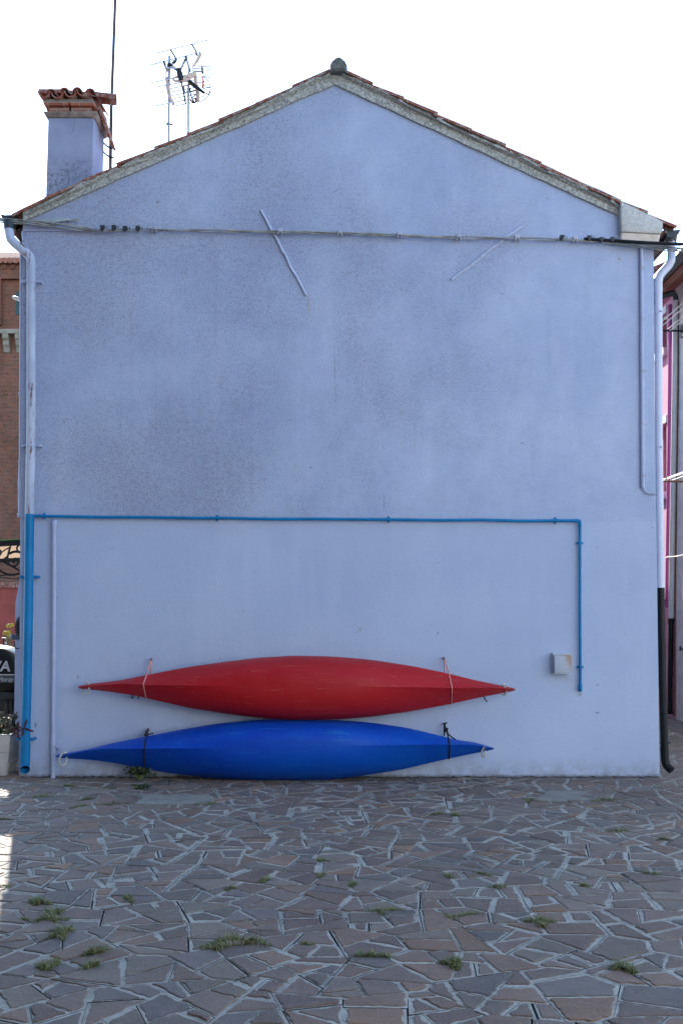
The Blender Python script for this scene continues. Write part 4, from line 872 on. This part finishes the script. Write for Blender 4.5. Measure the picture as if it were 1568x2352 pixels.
for k in range(70):
    o_ = Vector((pcx+rs.uniform(-.19, .22), pcy+rs.uniform(-.2, .2), .37)); hgt = rs.uniform(.03, .20)*(1 if k > 12 else .6)
    top = o_+Vector((rs.gauss(0, .03), rs.gauss(0, .03), hgt)); mb.tube([o_, top], .006, 5, m=1)
    for q in range(7): leafshape(mb, top+Vector((0, 0, -rs.uniform(0, .06))), Vector((rs.gauss(0, .6), rs.gauss(0, .6), rs.uniform(.3, 1.1))), rs.uniform(.04, .075), .012, .006, 0 if rs.random() > .12 else 2)
mb.build('foliage', [M['succ'], M['leaf'], plain('orange leaf tip', (.35, .14, .03), .6)], su)
pu = thing('purple_spiderwort', 'dark purple trailing stem reaching over the blue downpipe', 'plant', Vector((pcx+.15, pcy-.15, .4)))
mb = MB(); q = [P(28, 1690, 9.5), P(40, 1682, 9.42), P(50, 1676, 9.38), P(56, 1672, 9.37)]; mb.tube(q, .006, 6, smooth=1)
for (x, y, dx, dy, L) in ((53, 1674, -.9, .5, .06), (56, 1671, .5, .9, .09), (56, 1673, 1, -.35, .12), (55, 1675, -.1, -1, .07), (57, 1671, 1, -.55, .10), (50, 1677, -1, -.2, .07), (44, 1680, -.8, .6, .07), (42, 1682, .2, -.9, .06), (36, 1686, -.4, .9, .07)):
    leafshape(mb, P(x, y, 9.37+(56-x)*.004), Vector((dx, -.25, dy)), L, .011, .003)
mb.build('stem_and_leaves', M['purple'], pu)
# outboard motor
MY = 11.0
def Q(x, y, Y=MY): return P(x, y, Y)
om = thing('outboard_motor', 'black outboard motor with silver lettering standing left of the house', 'motor', Vector((-3.9, 11.2, 0)))
def cowl(out, y0, y1, mat, name, ks=((0, .86), (.04, .94), (.12, .985), (.5, 1), (.88, .985), (.96, .94), (1, .86))):
    c = sum(out, Vector())/len(out); rings = []
    for f, k in ks: rings.append([Vector((c.x+(p.x-c.x)*k, y0+(y1-y0)*f, c.z+(p.z-c.z)*k)) for p in out])
    return MB().loft(rings).build(name, mat, om, angle=50)
def rnd(pts, it=2):
    for _ in range(it):
        q = []
        for i in range(len(pts)): a, b = pts[i], pts[(i+1) % len(pts)]; q += [a*.8+b*.2, a*.2+b*.8]
        pts = q
    return pts
top_ = rnd([Q(-120, 1500), Q(-80, 1484), Q(-30, 1482), Q(10, 1488), Q(36, 1505), Q(46, 1535), Q(46, 1592), Q(-60, 1596), Q(-118, 1590)])
cowl(top_, MY, MY+.42, M['motor'], 'cowl')
cowl(rnd([Q(-112, 1592), Q(44, 1588), Q(45, 1600), Q(38, 1608), Q(-100, 1610)], 1), MY+.01, MY+.41, M['motor2'], 'lower_cowl')
MB().box(Q(-100, 0).x, Q(33, 0).x, MY-.012, MY+.05, Q(0, 1568).z, Q(0, 1553).z).build('decal_band', M['greyband'], om, bevel=.004)
MB().box(Q(-100, 0).x, Q(34, 0).x, MY-.014, MY+.05, Q(0, 1551).z, Q(0, 1548.5).z).build('trim_line', M['silver'], om)
mb = MB()
for x0_, x1_ in ((-60, -45), (-20, -12), (4, 14), (18, 24), (28, 40)): mb.box(Q(x0_, 0).x, Q(x1_, 0).x, MY+.06+.01*random.random(), MY+.3, Q(0, 1650 if x0_ < 0 else 1648).z, Q(0, 1606).z)
mb.box(Q(-70, 0).x, Q(44, 0).x, MY+.08, MY+.32, Q(0, 1634).z, Q(0, 1606).z); mb.tube([Q(36, 1645, MY+.1), Q(36, 1654, MY+.1)], .022, 8); mb.tube([Q(30, 1650, MY+.1), Q(42, 1650, MY+.1)], .012, 8)
mb.build('clamp_bracket', M['motor2'], om, bevel=.006)
lx = Q(-22, 0).x
MB().loft([[Vector((lx+dx*k, MY+.2+dy*k, z)) for dx, dy in ((-.10, 0), (-.05, -.05), (.05, -.05), (.11, 0), (.05, .05), (-.05, .05))] for z, k in ((.62, 1), (.40, .9), (.22, .85), (.16, 1.0))]).loft([[Vector((lx-.16+.32*f, MY+.2+math.cos(a)*.045*k, .17+math.sin(a)*.045*k)) for a in np.linspace(0, 2*math.pi, 10, endpoint=False)] for f, k in ((0, .15), (.15, .8), (.5, 1), (1, .6))]).prism([(lx-.10, MY+.195, .14), (lx+.06, MY+.195, .14), (lx+.10, MY+.195, .02), (lx+.03, MY+.195, .02)], (0, .01, 0)).box(lx-.2, lx+.13, MY+.13, MY+.27, .30, .315).build('drive_leg', M['motor2'], om)
mb = MB(); mb.tube([(lx+.16, MY+.2, .17), (lx+.22, MY+.2, .17)], .03, 10)
for k in range(3):
    a = 2*math.pi*k/3+.4; mb.add([(lx+.17, MY+.2, .17), (lx+.165, MY+.2+math.cos(a-.4)*.09, .17+math.sin(a-.4)*.09), (lx+.19, MY+.2+math.cos(a)*.11, .17+math.sin(a)*.11), (lx+.215, MY+.2+math.cos(a+.4)*.09, .17+math.sin(a+.4)*.09)], [(0, 1, 2, 3)])
mb.build('propeller', M['motor2'], om)
MB().tube([(lx-.3, MY+.05, 0), (lx-.05, MY+.1, .68)], .02, 8).tube([(lx-.3, MY+.42, 0), (lx-.05, MY+.34, .68)], .02, 8).tube([(lx+.32, MY+.30, 0), (lx+.05, MY+.30, .68)], .02, 8).build('stand', M['iron'], om)
def text(s_, size, loc, mat, parent, shear=.0, name='lettering', offs=0.0):
    cu = bpy.data.curves.new(name, 'FONT'); cu.body = s_; cu.size = size; cu.shear = shear; cu.extrude = .002; cu.align_x = 'RIGHT'; cu.offset = offs
    to = bpy.data.objects.new(name, cu); COL.objects.link(to); bpy.context.view_layer.update()
    me = bpy.data.meshes.new_from_object(to.evaluated_get(bpy.context.evaluated_depsgraph_get())); bpy.data.objects.remove(to)
    me.name = name; me.materials.append(mat); o = bpy.data.objects.new(name, me); COL.objects.link(o); o.parent = parent
    o.rotation_euler = (R(90), 0, 0); o.location = Vector(loc)-wloc(parent); return o
text('SELVA', .16, Q(23, 1541.5, MY-.003), M['silver'], om, .15, 'brand_lettering', .004)
text('Moray', .068, Q(31, 1565.0, MY-.0145), M['silver'], om, .35, 'model_lettering')
# small items behind the motor
yf = thing('yellow_flowers', 'yellow pompom flowers on thin stems behind the outboard motor', 'plant', Vector((-3.98, 11.85, 0)))
mb = MB(); rs = random.Random(5)
for (x, y) in ((20, 1438), (21.5, 1452), (12, 1454), (17, 1455), (22, 1459), (28, 1436), (-8, 1448), (-20, 1440)):
    c = P(x, y, 11.9); mb.tube([Vector((c.x-.05, c.y, .1)), Vector((c.x-.02, c.y, c.z-.15)), c], .004, 5, m=1)
    for k in range(26): dv = Vector((rs.gauss(0, 1), rs.gauss(0, 1), rs.gauss(0, 1)+.3)).normalized(); mb.tube([c, c+dv*.026], [.006, .007], 5)
for k in range(30):
    a = P(33+rs.uniform(-6, 4), 1500, 11.85); mb.tube([Vector((a.x, a.y, .2)), a+Vector((0, 0, -.05)), a+Vector((rs.uniform(-.10, .02), 0, rs.uniform(.06, .16)))], [.004, .004, .001], 4, m=1)
mb.build('stems_and_blooms', [M['yellow'], M['grass']], yf)
wo = thing('iron_ornament', 'black scalloped iron ornament with round grey knob on the lilac buttress', 'ornament', P(40, 1445, 10.55))
oc = P(50, 1443, 10.55); mb = MB(); prof = []
for k in range(64):
    a = 2*math.pi*k/64; r_ = .128*(1+.05*abs(math.sin(a*11))); prof.append(oc+Vector((math.cos(a)*r_*.52, 0, math.sin(a)*r_)))
mb.prism(prof, (0, .025, 0)); mb.build('plate', M['iron'], wo)
mb = MB()
for k in range(24):
    a = 2*math.pi*k/24; c = oc+Vector((math.cos(a)*.110*.52, -.002, math.sin(a)*.110)); mb.tube([c, c+Vector((0, -.002, 0))], .004, 6)
mb.build('stud', M['white'], wo)
MB().tube([P(44, 1467, 10.5), P(36, 1464, 10.45), P(27, 1463, 10.40)], [.015, .026, .030], 10).tube([P(27, 1463, 10.40), P(25, 1463, 10.39)], [.030, .018], 10).build('knob', plain('blue grey knob', (.10, .12, .14), .4), wo)
MB().tube([P(34, 1472, 10.5), P(33.5, 1480, 10.5), P(36, 1488, 10.5), P(41, 1490, 10.5), P(47, 1488, 10.5)], .006, 6, smooth=1).build('hook', M['iron'], wo)
st = thing('tap_post', 'short dark post with a pale top behind the outboard motor', 'post', Vector((P(9, 0, 11.7).x, 11.7, 0)))
MB().tube([(P(9, 0, 11.7).x, 11.7, 0), P(9.3, 1466, 11.7)], .012, 8).build('post', M['soffit'], st); MB().tube([P(5, 1465.5, 11.7), P(15, 1466, 11.7)], .008, 8).tube([P(13, 1474, 11.68), P(14, 1480, 11.68)], .014, 8).build('spout', M['lampw'], st)

# ------------------------------------------------------------ right background: pink and grey houses down the alley
FX = 4.9
def fy(x, X=FX): return X*F/(x-CX)
def S(x, y, X=FX): Y = fy(x, X); return Vector((X, Y, CH+(HY-y)/F*Y))
YB = fy(1554)                                        # party line
pk = thing('pink_house', 'sunlit pink house seen down the alley past the right corner', 'house', Vector((FX, 17, 0)))
zc_ = S(1528, 692).z
wins = [(fy(1529.5), fy(1513), S(1525, 803).z, S(1525, 724).z), (fy(1529.5), fy(1513), S(1525, 1131).z, S(1525, 974).z)]
mb = MB(); ys0, ys1 = YB, 22.0; zs = [-.02, wins[1][2], wins[1][3], wins[0][2], wins[0][3], zc_]
for i in range(5):                                   # wall built round the two window openings
    za, zb_ = zs[i], zs[i+1]
    if i in (1, 3):
        w_ = wins[1] if i == 1 else wins[0]; mb.box(FX, FX+.3, ys0, w_[0], za, zb_); mb.box(FX, FX+.3, w_[1], ys1, za, zb_)
    else: mb.box(FX, FX+.3, ys0, ys1, za, zb_)
mb.box(FX+.3, FX+5, ys0, ys1, -.02, zc_)
mb.build('wall', M['pinkw'], pk, smooth=False)
MB().box(FX-.10, FX+.2, ys0, ys1, zc_+.002, zc_+.12).box(FX-.20, FX+.2, ys0, ys1, zc_+.122, zc_+.22).build('cornice', M['pinkw'], pk, smooth=False)
MB().prism([(FX-.5, ys0, zc_+.23), (FX-.5, ys0, zc_+.29), (FX+2.7, ys0, zc_+1.6), (FX+2.7, ys0, zc_+1.54)], (0, ys1-ys0, 0)).build('roof', M['tile'], pk, smooth=False)
for (a, b, z0_, z1_) in wins:
    wf = MB().box(FX+.10, FX+.14, a+.002, a+.05, z0_, z1_).box(FX+.10, FX+.14, b-.05, b-.002, z0_, z1_).box(FX+.10, FX+.14, a+.05, b-.05, z1_-.05, z1_).box(FX+.10, FX+.14, a+.05, b-.05, z0_, z0_+.05).build('window', M['rust'], pk, smooth=False)
    MB().box(FX+.115, FX+.12, a+.05, b-.05, z0_+.05, z1_-.05).build('pane', M['glass'], wf, smooth=False)
    MB().box(FX-.07, FX+.10, a-.06, b+.06, z0_-.11, z0_-.002).build('sill', M['whitew'], wf, smooth=False)
    MB().box(FX-.03, FX+.06, a-.06, b+.06, z1_+.002, z1_+.11).build('lintel', M['whitew'], wf, smooth=False)
mp = thing('downpipe', 'magenta rain pipe on the pink house down the alley', 'downpipe', S(1531, 1400, FX-.06), 'rain pipes in the alley')
MB().tube([S(1538, 700, FX-.06), S(1537, 900, FX-.06), S(1535, 1100, FX-.06), S(1532, 1300, FX-.06), S(1530.5, 1390, FX-.06)], .030, 12).tube([S(1530.7, 1376, FX-.06), S(1530.5, 1396, FX-.06)], .036, 12).build('pipe', M['magenta'], mp)
gh = thing('grey_house', 'pale grey rendered house at the right frame edge with brick eaves', 'house', Vector((FX, 13, 0)))
gz = 6.29
MB().box(FX-.02, FX+5, 10.5, YB-.012, -.02, gz).build('wall', M['greyw'], gh, smooth=False)
mb = MB().prism([(FX-.02, 10.5, gz+.002), (FX-.32, 10.5, gz-.06), (FX-.32, 10.5, gz+.05), (FX+.02, 10.5, gz+.16)], (0, YB-10.4, 0)); mb.build('brick_eaves', M['chbrick'], gh, smooth=False)
MB().prism([(FX-.52, 10.4, gz-.08), (FX-.52, 10.4, gz-.01), (FX+2.7, 10.4, gz+1.5), (FX+2.7, 10.4, gz+1.43)], (0, YB-10.2, 0)).build('roof', M['tile'], gh, smooth=False)
MB().prism([(FX-.52, 10.4, gz-.10), (FX-.60, 10.4, gz-.08), (FX-.63, 10.4, gz-.16), (FX-.57, 10.4, gz-.22), (FX-.50, 10.4, gz-.20)], (0, YB-9.95, 0)).build('gutter', M['gutter'], gh, smooth=False)
wp = thing('downpipe', 'white rain pipe with black foot on the grey house', 'downpipe', Vector((FX-.08, fy(1539, FX-.08), .05)), 'rain pipes in the alley')
XP = FX-.075
MB().tube([Vector((FX-.55, 14.55, gz-.2)), Vector((FX-.54, 14.5, gz-.32)), S(1542, 668, FX-.2), S(1550, 682, XP), S(1550, 690, XP)], .042, 12, smooth=1).build('green_bend', M['greenblack'], wp)
MB().tube([S(1549.5, 686, XP), S(1548, 900, XP), S(1544, 1150, XP), S(1540, 1424, XP)], .039, 12).build('white_pipe', M['whitep'], wp)
MB().tube([S(1539.8, 1422, XP), S(1538, 1560, XP), S(1537.5, 1640, XP)], .038, 12).tube([S(1540, 1420, XP), S(1539.8, 1434, XP)], .046, 12).build('black_pipe', M['black'], wp)
cw = thing('wall_cable', 'brown cable running down the party line beside the white rain pipe', 'cable', S(1550, 1400, FX-.03))
MB().tube([S(1557, 690, FX-.03), S(1556, 900, FX-.03), S(1552.5, 1100, FX-.03), S(1550, 1300, FX-.03), S(1547, 1500, FX-.03), S(1546, 1645, FX-.03)], .012, 8).build('cable', M['rust'], cw)
def airer(y, ybar, zs_, label, mat):
    t = thing('clothes_line', label, 'clothes line', Vector((FX, ybar, CH+(HY-y)/F*ybar)), 'clothes lines over the alley'); zb_ = CH+(HY-y)/F*ybar
    MB().tube([(FX-.03, ybar, zb_), (FX-.40, ybar, zb_+.004)], .014, 8).box(FX-.05, FX-.02, ybar-.05, ybar+.05, zb_-.09, zb_+.09).build('bar', M[mat], t)
    mb = MB()
    for dx, dz in zs_: mb.tube([(FX-dx, ybar+.02, zb_+dz), (FX-dx-.002, 12.6, zb_+dz-.02), (FX-dx, 10.9, zb_+dz)], .0075, 6)
    mb.build('line', M['line'], t)
    c = Vector((FX-zs_[0][0], ybar-.25, zb_+zs_[0][1])); MB().tube([c-Vector((0, .02, 0)), c+Vector((0, .02, 0))], .022, 8).build('pulley', M['line'], t)
    MB().tube([(FX-.03, 10.88, zb_), (FX-.40, 10.88, zb_+.004)], .014, 8).build('bar', M[mat], t)
airer(760, 14.22, ((.36, .11), (.35, .05), (.24, .03), (.22, .0)), 'upper clothes line on a dark bar beside the alley', 'iron')
airer(1106, 14.15, ((.37, .0), (.36, .02), (.20, .02)), 'lower clothes line on a pale bar beside the alley', 'rust')
wc_ = thing('alley_cable', 'pale cable looped across the pipes low in the alley', 'cable', S(1540, 1278, FX-.12))
MB().tube([S(1527, 1282, FX-.12), S(1531, 1279, FX-.13), S(1545, 1279, FX-.14), S(1560, 1277, FX-.12), S(1575, 1272, FX-.10)], .008, 6, smooth=1).build('cable', M['line'], wc_)
ir = thing('wall_bracket', 'small black iron bracket low on the grey house', 'bracket', S(1564, 1488, FX))
MB().tube([S(1575, 1491, FX-.02), S(1561, 1491, FX-.06)], .012, 6).tube([S(1561, 1495, FX-.06), S(1561, 1484, FX-.06)], .012, 6).build('arm', M['iron'], ir)

# ------------------------------------------------------------ weeds
def tuft(gx, gy, wd, hgt, n, seed, dpt):
    r_ = random.Random(seed); mb = MB()
    near = [(ex, ey) for ex, ey in EDGES if abs(ex-gx) < .16 and abs(ey-gy) < .16]
    if near: gx, gy = min(near, key=lambda e: (e[0]-gx)**2+(e[1]-gy)**2)
    reach = [(ex, ey) for ex, ey in EDGES if ((ex-gx)/(wd/2))**2+((ey-gy)/(dpt*.62))**2 < 1] or [(gx, gy)]
    for k in range(n):
        L_ = r_.choice(reach); x = L_[0]+r_.gauss(0, .010); y = L_[1]+r_.gauss(0, .008)
        q = max(.2, 1-((x-gx)/(wd*.55))**2); h = hgt*q*r_.uniform(.15, 1.15)**1.5
        a = r_.uniform(0, 2*math.pi); ln = r_.uniform(.3, 1.1)*h+r_.uniform(0, .036); b = r_.uniform(.0016, .0034)
        dx, dy = math.cos(a), math.sin(a); sx, sy = -dy*b, dx*b
        mb.add([(x-sx, y-sy, -.002), (x+sx, y+sy, -.002), (x+dx*ln*.4-sx*.8, y+dy*ln*.4-sy*.8, h*.65), (x+dx*ln*.4+sx*.8, y+dy*ln*.4+sy*.8, h*.65), (x+dx*ln, y+dy*ln, h*r_.uniform(.6, 1.0))], [(0, 1, 3, 2), (2, 3, 4)], 0 if r_.random() > .28 else 1)
    return mb
M['dry'] = leafm('dry grass', (.20, .17, .075), (.26, .23, .11))
W = [(105, 1832, 62, 'flat grass tuft right of the sunlit patch below the planter'), (168, 1851, 60, 'grass tuft left of the cement patch, nearer the left downpipe'), (205, 1838, 40, 'small grass tuft between two wider ones near the left cement patch'), (268, 1846, 66, 'grass tuft touching the left end of the left cement patch'), (474, 1844, 62, 'grass tuft at the right end of the left cement patch'), (162, 1804, 40, 'little grass tuft at the foot of the lilac service pipe'), (245, 1812, 40, 'little grass tuft in front of the wall left of the leafy weed'), (1198, 1839, 72, 'grass tuft at the left end of the right cement patch'), (1392, 1840, 86, 'long grass tuft right of the right cement patch'), (1045, 1871, 44, 'paired grass tuft below the right kayak tips, right one'), (1003, 1870, 44, 'paired grass tuft below the right kayak tips, left one'), (1412, 1905, 56, 'pale grass tuft in front of the long tuft at right'), (1530, 1926, 36, 'small tuft close to the right frame edge'), (757, 1970, 30, 'small lone tuft in the middle of the paving, farthest back there'), (732, 2011, 34, 'small tuft left of the middle, just behind the wider one'), (824, 2032, 44, 'tuft right of the middle of the paving'), (602, 2022, 62, 'wide tuft left of the middle of the paving'), (530, 2041, 34, 'small tuft left of the wide middle tuft'), (1030, 2013, 50, 'flat tuft right of centre, left of a brighter twin'), (1105, 2009, 44, 'bright tuft right of centre beside a flat twin'), (1143, 2037, 40, 'small tuft just below the bright right one'), (1488, 2010, 40, 'pale tuft near the right frame edge, midway down the paving'), (1340, 2035, 20, 'tiny tuft alone on the right half of the paving'), (308, 2064, 70, 'grass tuft on the left of the paving beside the slate slab'), (112, 2064, 60, 'tuft in the left joints above the largest left clump'), (112, 2106, 120, 'largest grass clump on the left of the paving'), (150, 2148, 92, 'wide clump below the largest one on the left'), (884, 2090, 92, 'wide low tuft in the middle of the paving'), (1066, 2104, 112, 'long low strip of grass right of centre'), (1234, 2122, 76, 'round green tuft right of the long grass strip'), (545, 2176, 170, 'longest strip of grass, left of centre in the foreground'), (852, 2190, 84, 'split pair of small tufts in the middle foreground'), (708, 2161, 24, 'tiny tuft right of the longest grass strip'), (1057, 2217, 78, 'bushy green tuft right of centre in the foreground'), (1456, 2226, 72, 'grass tuft in the right foreground'), (112, 2219, 64, 'grass tuft in the left foreground, lowest on that side'), (218, 2185, 60, 'tuft in the left foreground between slabs, upper one'), (228, 2227, 32, 'small tuft beside the lowest left foreground tuft'), (12, 1882, 40, 'tuft at the left frame edge beside the shaded joint'), (6, 2032, 30, 'tuft in the sunlit strip at the left frame edge')]
for i, (x, y, wpx, lab) in enumerate(W):
    g = G(x, y); wd = wpx/F*g.y; dp = max(.05, min(.12, wd*.45)); bushy = 'bushy' in lab or 'largest' in lab or 'round' in lab
    mb = tuft(g.x, g.y, wd,   .036 if bushy else .018, int((80+560*wd)*(1.7 if bushy else 1)), 100+i, dp*1.25)
    tag(mb.build('grass_tuft', [M['grass'], M['dry']], None, (g.x, g.y, 0), smooth=False), lab, 'weed', 'weeds growing in the paving joints')
def leafy(name, lab, x, y, hgt, wd, n, seed, lsz):
    r_ = random.Random(seed); g = G(x, y); mb = MB()
    for k in range(n):
        a = r_.uniform(-1, 1); top = g+Vector((a*wd/2, r_.uniform(-.05, .02), hgt*r_.uniform(.35, 1)*(1-.15*abs(a)))); mid = g+Vector((a*wd*.2, -.01, hgt*.35)); mb.tube([g+Vector((r_.gauss(0, .01), r_.gauss(0, .01), 0)), mid, top], .003, 4, m=1)
        for q in range(9):
            f = r_.random(); o_ = mid+(top-mid)*f; d = Vector((r_.gauss(0, 1), r_.gauss(0, .6), r_.gauss(.3, .5))).normalized(); s_ = d.orthogonal().normalized(); L = lsz*r_.uniform(.6, 1.2)
            mb.add([o_, o_+d*L*.5+s_*L*.28, o_+d*L+Vector((0, 0, -.2*L)), o_+d*L*.5-s_*L*.28], [(0, 1, 2, 3)], 0)
    return tag(mb.build(name, [M['leaf'], M['grass']], None, g, smooth=False), lab, 'weed')
leafy('leafy_weed', 'dark leafy weed against the wall under the left end of the blue kayak', 322, 1792, .17, .28, 30, 4, .036)
leafy('low_weed', 'low dark weed in front of the leafy one, by the left cement patch', 326, 1812, .05, .15, 24, 9, .026)
